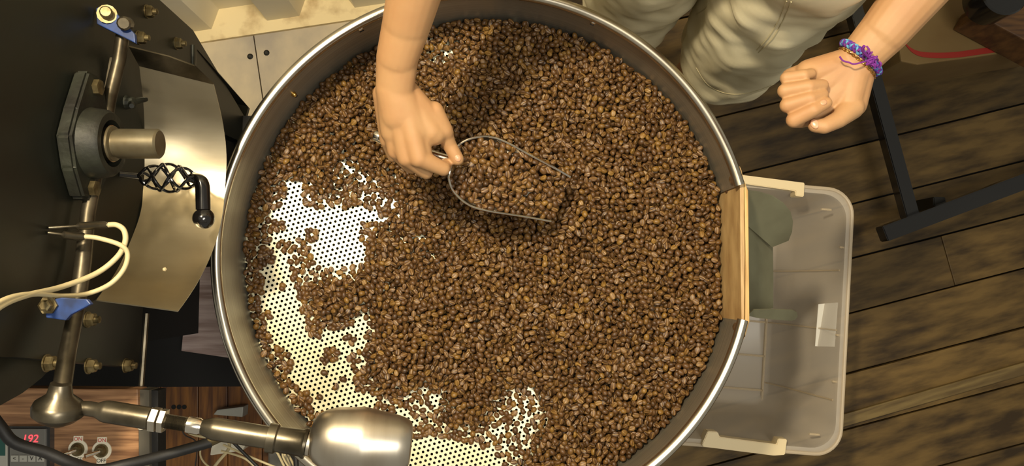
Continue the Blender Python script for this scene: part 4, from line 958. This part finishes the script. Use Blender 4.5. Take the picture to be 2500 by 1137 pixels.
for layer in range(5):
    def ok(x, y):
        if x > gate_x - .006 and -.16 < y < .13: return False
        px, py = wpx(x, y)
        return rs.rand() < gval(cov, px, py) ** (1.0 if layer == 0 else 1.0)
    for x, y in darts(RB, 60000, (.0074, .0074, .0076, .0080, .0080)[layer], ok, 20 + layer):
        px, py = wpx(x, y); h = height(x, y, px, py); z = h - layer * .0055 + rs.uniform(-.0012, .0012)
        thin = layer == 1 and gval(cov, px, py) > .87
        if layer and z < ZS + .0025 and not thin: continue
        z = max(z, ZS + .0026)
        single = h < ZS + .006
        r = rs.rand()
        base = 0 if r < .40 else (PI if r < .76 else rs.uniform(.3, 2.8))
        if single: base = 0 if r < .8 else PI; z = ZS + (.0019 if base == 0 else .0040)
        tl = .12 if single else .42
        pts_.append((x, y, z)); rots.append((base + rs.normal(0, tl), rs.normal(0, tl), rs.uniform(0, 2 * PI)))
        s_ = rs.normal(1.0, .07); scls.append((s_ * rs.uniform(.92, 1.1), s_ * rs.uniform(.93, 1.08), s_ * rs.uniform(.9, 1.05)))
print('tray beans', len(pts_))
me = bpy.data.meshes.new('coffee_beans'); me.from_pydata(pts_, [], [])
for nm, dt in (('rot', rots), ('scl', scls)):
    at = me.attributes.new(nm, 'FLOAT_VECTOR', 'POINT'); at.data.foreach_set('vector', np.array(dt, dtype=np.float32).ravel())
# individual beans: a heap in the scoop and the last ones falling from it
count = [0]; first = [None]
def one_bean(c, rot, s_, lab, grp):
    if first[0] is None:
        o = bpy.data.objects.new('coffee_bean', BM); first[0] = o
    else: o = first[0].copy()
    COL.objects.link(o); o.location = c; o.rotation_euler = rot; o.scale = s_
    tag(o, lab, 'coffee bean', grp); count[0] += 1; return o
def heap_at(u, v): # u along the scoop, v across (-1..1)
    n_ = len(rows2) - 1; f_ = u * n_; i = min(int(f_), n_ - 1); t = f_ - i
    A_ = rows2[i][0].lerp(rows2[i + 1][0], t); B_ = rows2[i][16].lerp(rows2[i + 1][16], t)
    return (A_ + B_) / 2 + (A_ - B_) / 2 * v + Vector((0, 0, .012 * (1 - v * v) * math.sin(PI * min(1, u * 1.1 + .08)) - .004 - .004 * (1-u)))
rs = np.random.RandomState(9); placed = []; tries = 0; low = []
while tries < 9000 and len(placed) < 255:
    tries += 1; u, v = rs.uniform(.03, 1.0), rs.uniform(-.93, .93)
    c = heap_at(u, v)
    if any((c - q).length_squared < .0072 ** 2 for q in placed): continue
    px, py = wpx(*c)
    placed.append(c); base = 0 if rs.rand() < .5 else (PI if rs.rand() < .55 else rs.uniform(.3, 2.8))
    s_ = rs.normal(1.02, .07)
    one_bean(c, (base + rs.normal(0, .45), rs.normal(0, .45), rs.uniform(0, 2 * PI)), (s_ * rs.uniform(.95, 1.1), s_, s_), 'roasted coffee bean heaped in the steel scoop, ' + ('nearest the hand' if u < .3 else 'midway along the bowl' if u < .66 else 'at the pouring mouth') + (', by the far lip' if v > .3 else ', by the near lip' if v < -.3 else ', along the crest'), 'coffee beans in the scoop')
# beans just dropped beside the mouth of the scoop, lying loose on the pile
n0 = count[0]; placed2 = []; tries = 0
while tries < 4000 and count[0] - n0 < 300 - n0:
    tries += 1; k = rs.rand()
    if k < .5: px, py = 1200 + 200 * rs.rand(), 540 + 45 * rs.rand()
    else: px, py = 1330 + 110 * rs.rand(), 560 + 130 * rs.rand()
    w3 = P(px, py, .775); h = height(w3.x, w3.y, px, py) + .0055; c = P(px, py, h)
    if any((c - q).length_squared < .0085 ** 2 for q in placed2): continue
    placed2.append(c); s_ = rs.normal(1.05, .06)
    one_bean(c, (rs.uniform(0, 6), rs.normal(0, .5), rs.uniform(0, 6.28)), (s_, s_, s_), 'roasted coffee bean just spilled loose beside the mouth of the scoop', 'beans spilling from the scoop')
print('single beans', count[0])
def bean_stuff(me, name, label):
    o = bpy.data.objects.new(name, me); COL.objects.link(o); tag(o, label, 'coffee beans', None, 'stuff'); me.materials.append(M['bean'])
    ng = bpy.data.node_groups.get('scatter_beans')
    if ng is None:
        ng = bpy.data.node_groups.new('scatter_beans', 'GeometryNodeTree')
        ng.interface.new_socket('Geometry', in_out='INPUT', socket_type='NodeSocketGeometry'); ng.interface.new_socket('Geometry', in_out='OUTPUT', socket_type='NodeSocketGeometry')
        N, L = ng.nodes, ng.links; gi, go = N.new('NodeGroupInput'), N.new('NodeGroupOutput')
        ip = N.new('GeometryNodeInstanceOnPoints'); ob = N.new('GeometryNodeObjectInfo'); ob.inputs['Object'].default_value = first[0]
        a1, a2 = N.new('GeometryNodeInputNamedAttribute'), N.new('GeometryNodeInputNamedAttribute')
        for a, nm in ((a1, 'rot'), (a2, 'scl')): a.data_type = 'FLOAT_VECTOR'; a.inputs['Name'].default_value = nm
        L.new(gi.outputs[0], ip.inputs['Points']); L.new(ob.outputs['Geometry'], ip.inputs['Instance'])
        L.new(a1.outputs['Attribute'], ip.inputs['Rotation']); L.new(a2.outputs['Attribute'], ip.inputs['Scale']); L.new(ip.outputs[0], go.inputs[0])
    md = o.modifiers.new('scatter', 'NODES'); md.node_group = ng; return o
bean_stuff(me, 'coffee_beans', 'mass of roasted coffee beans spread over the tray floor')
# filling under the top beans of the scoop
pl, rl_, sl = [], [], []
for _ in range(560):
    u, v = rs.uniform(.05, .97), rs.uniform(-.82, .82); c = heap_at(u, v) - Vector((0, 0, rs.uniform(.006, .011)))
    pl.append(tuple(c)); rl_.append(tuple(rs.uniform(0, 6, 3))); sl.append((1, 1, 1))
me2 = bpy.data.meshes.new('scoop_filling'); me2.from_pydata(pl, [], [])
for nm, dt in (('rot', rl_), ('scl', sl)):
    at = me2.attributes.new(nm, 'FLOAT_VECTOR', 'POINT'); at.data.foreach_set('vector', np.array(dt, dtype=np.float32).ravel())
bean_stuff(me2, 'scoop_filling', 'coffee beans filling the scoop beneath its topmost ones')
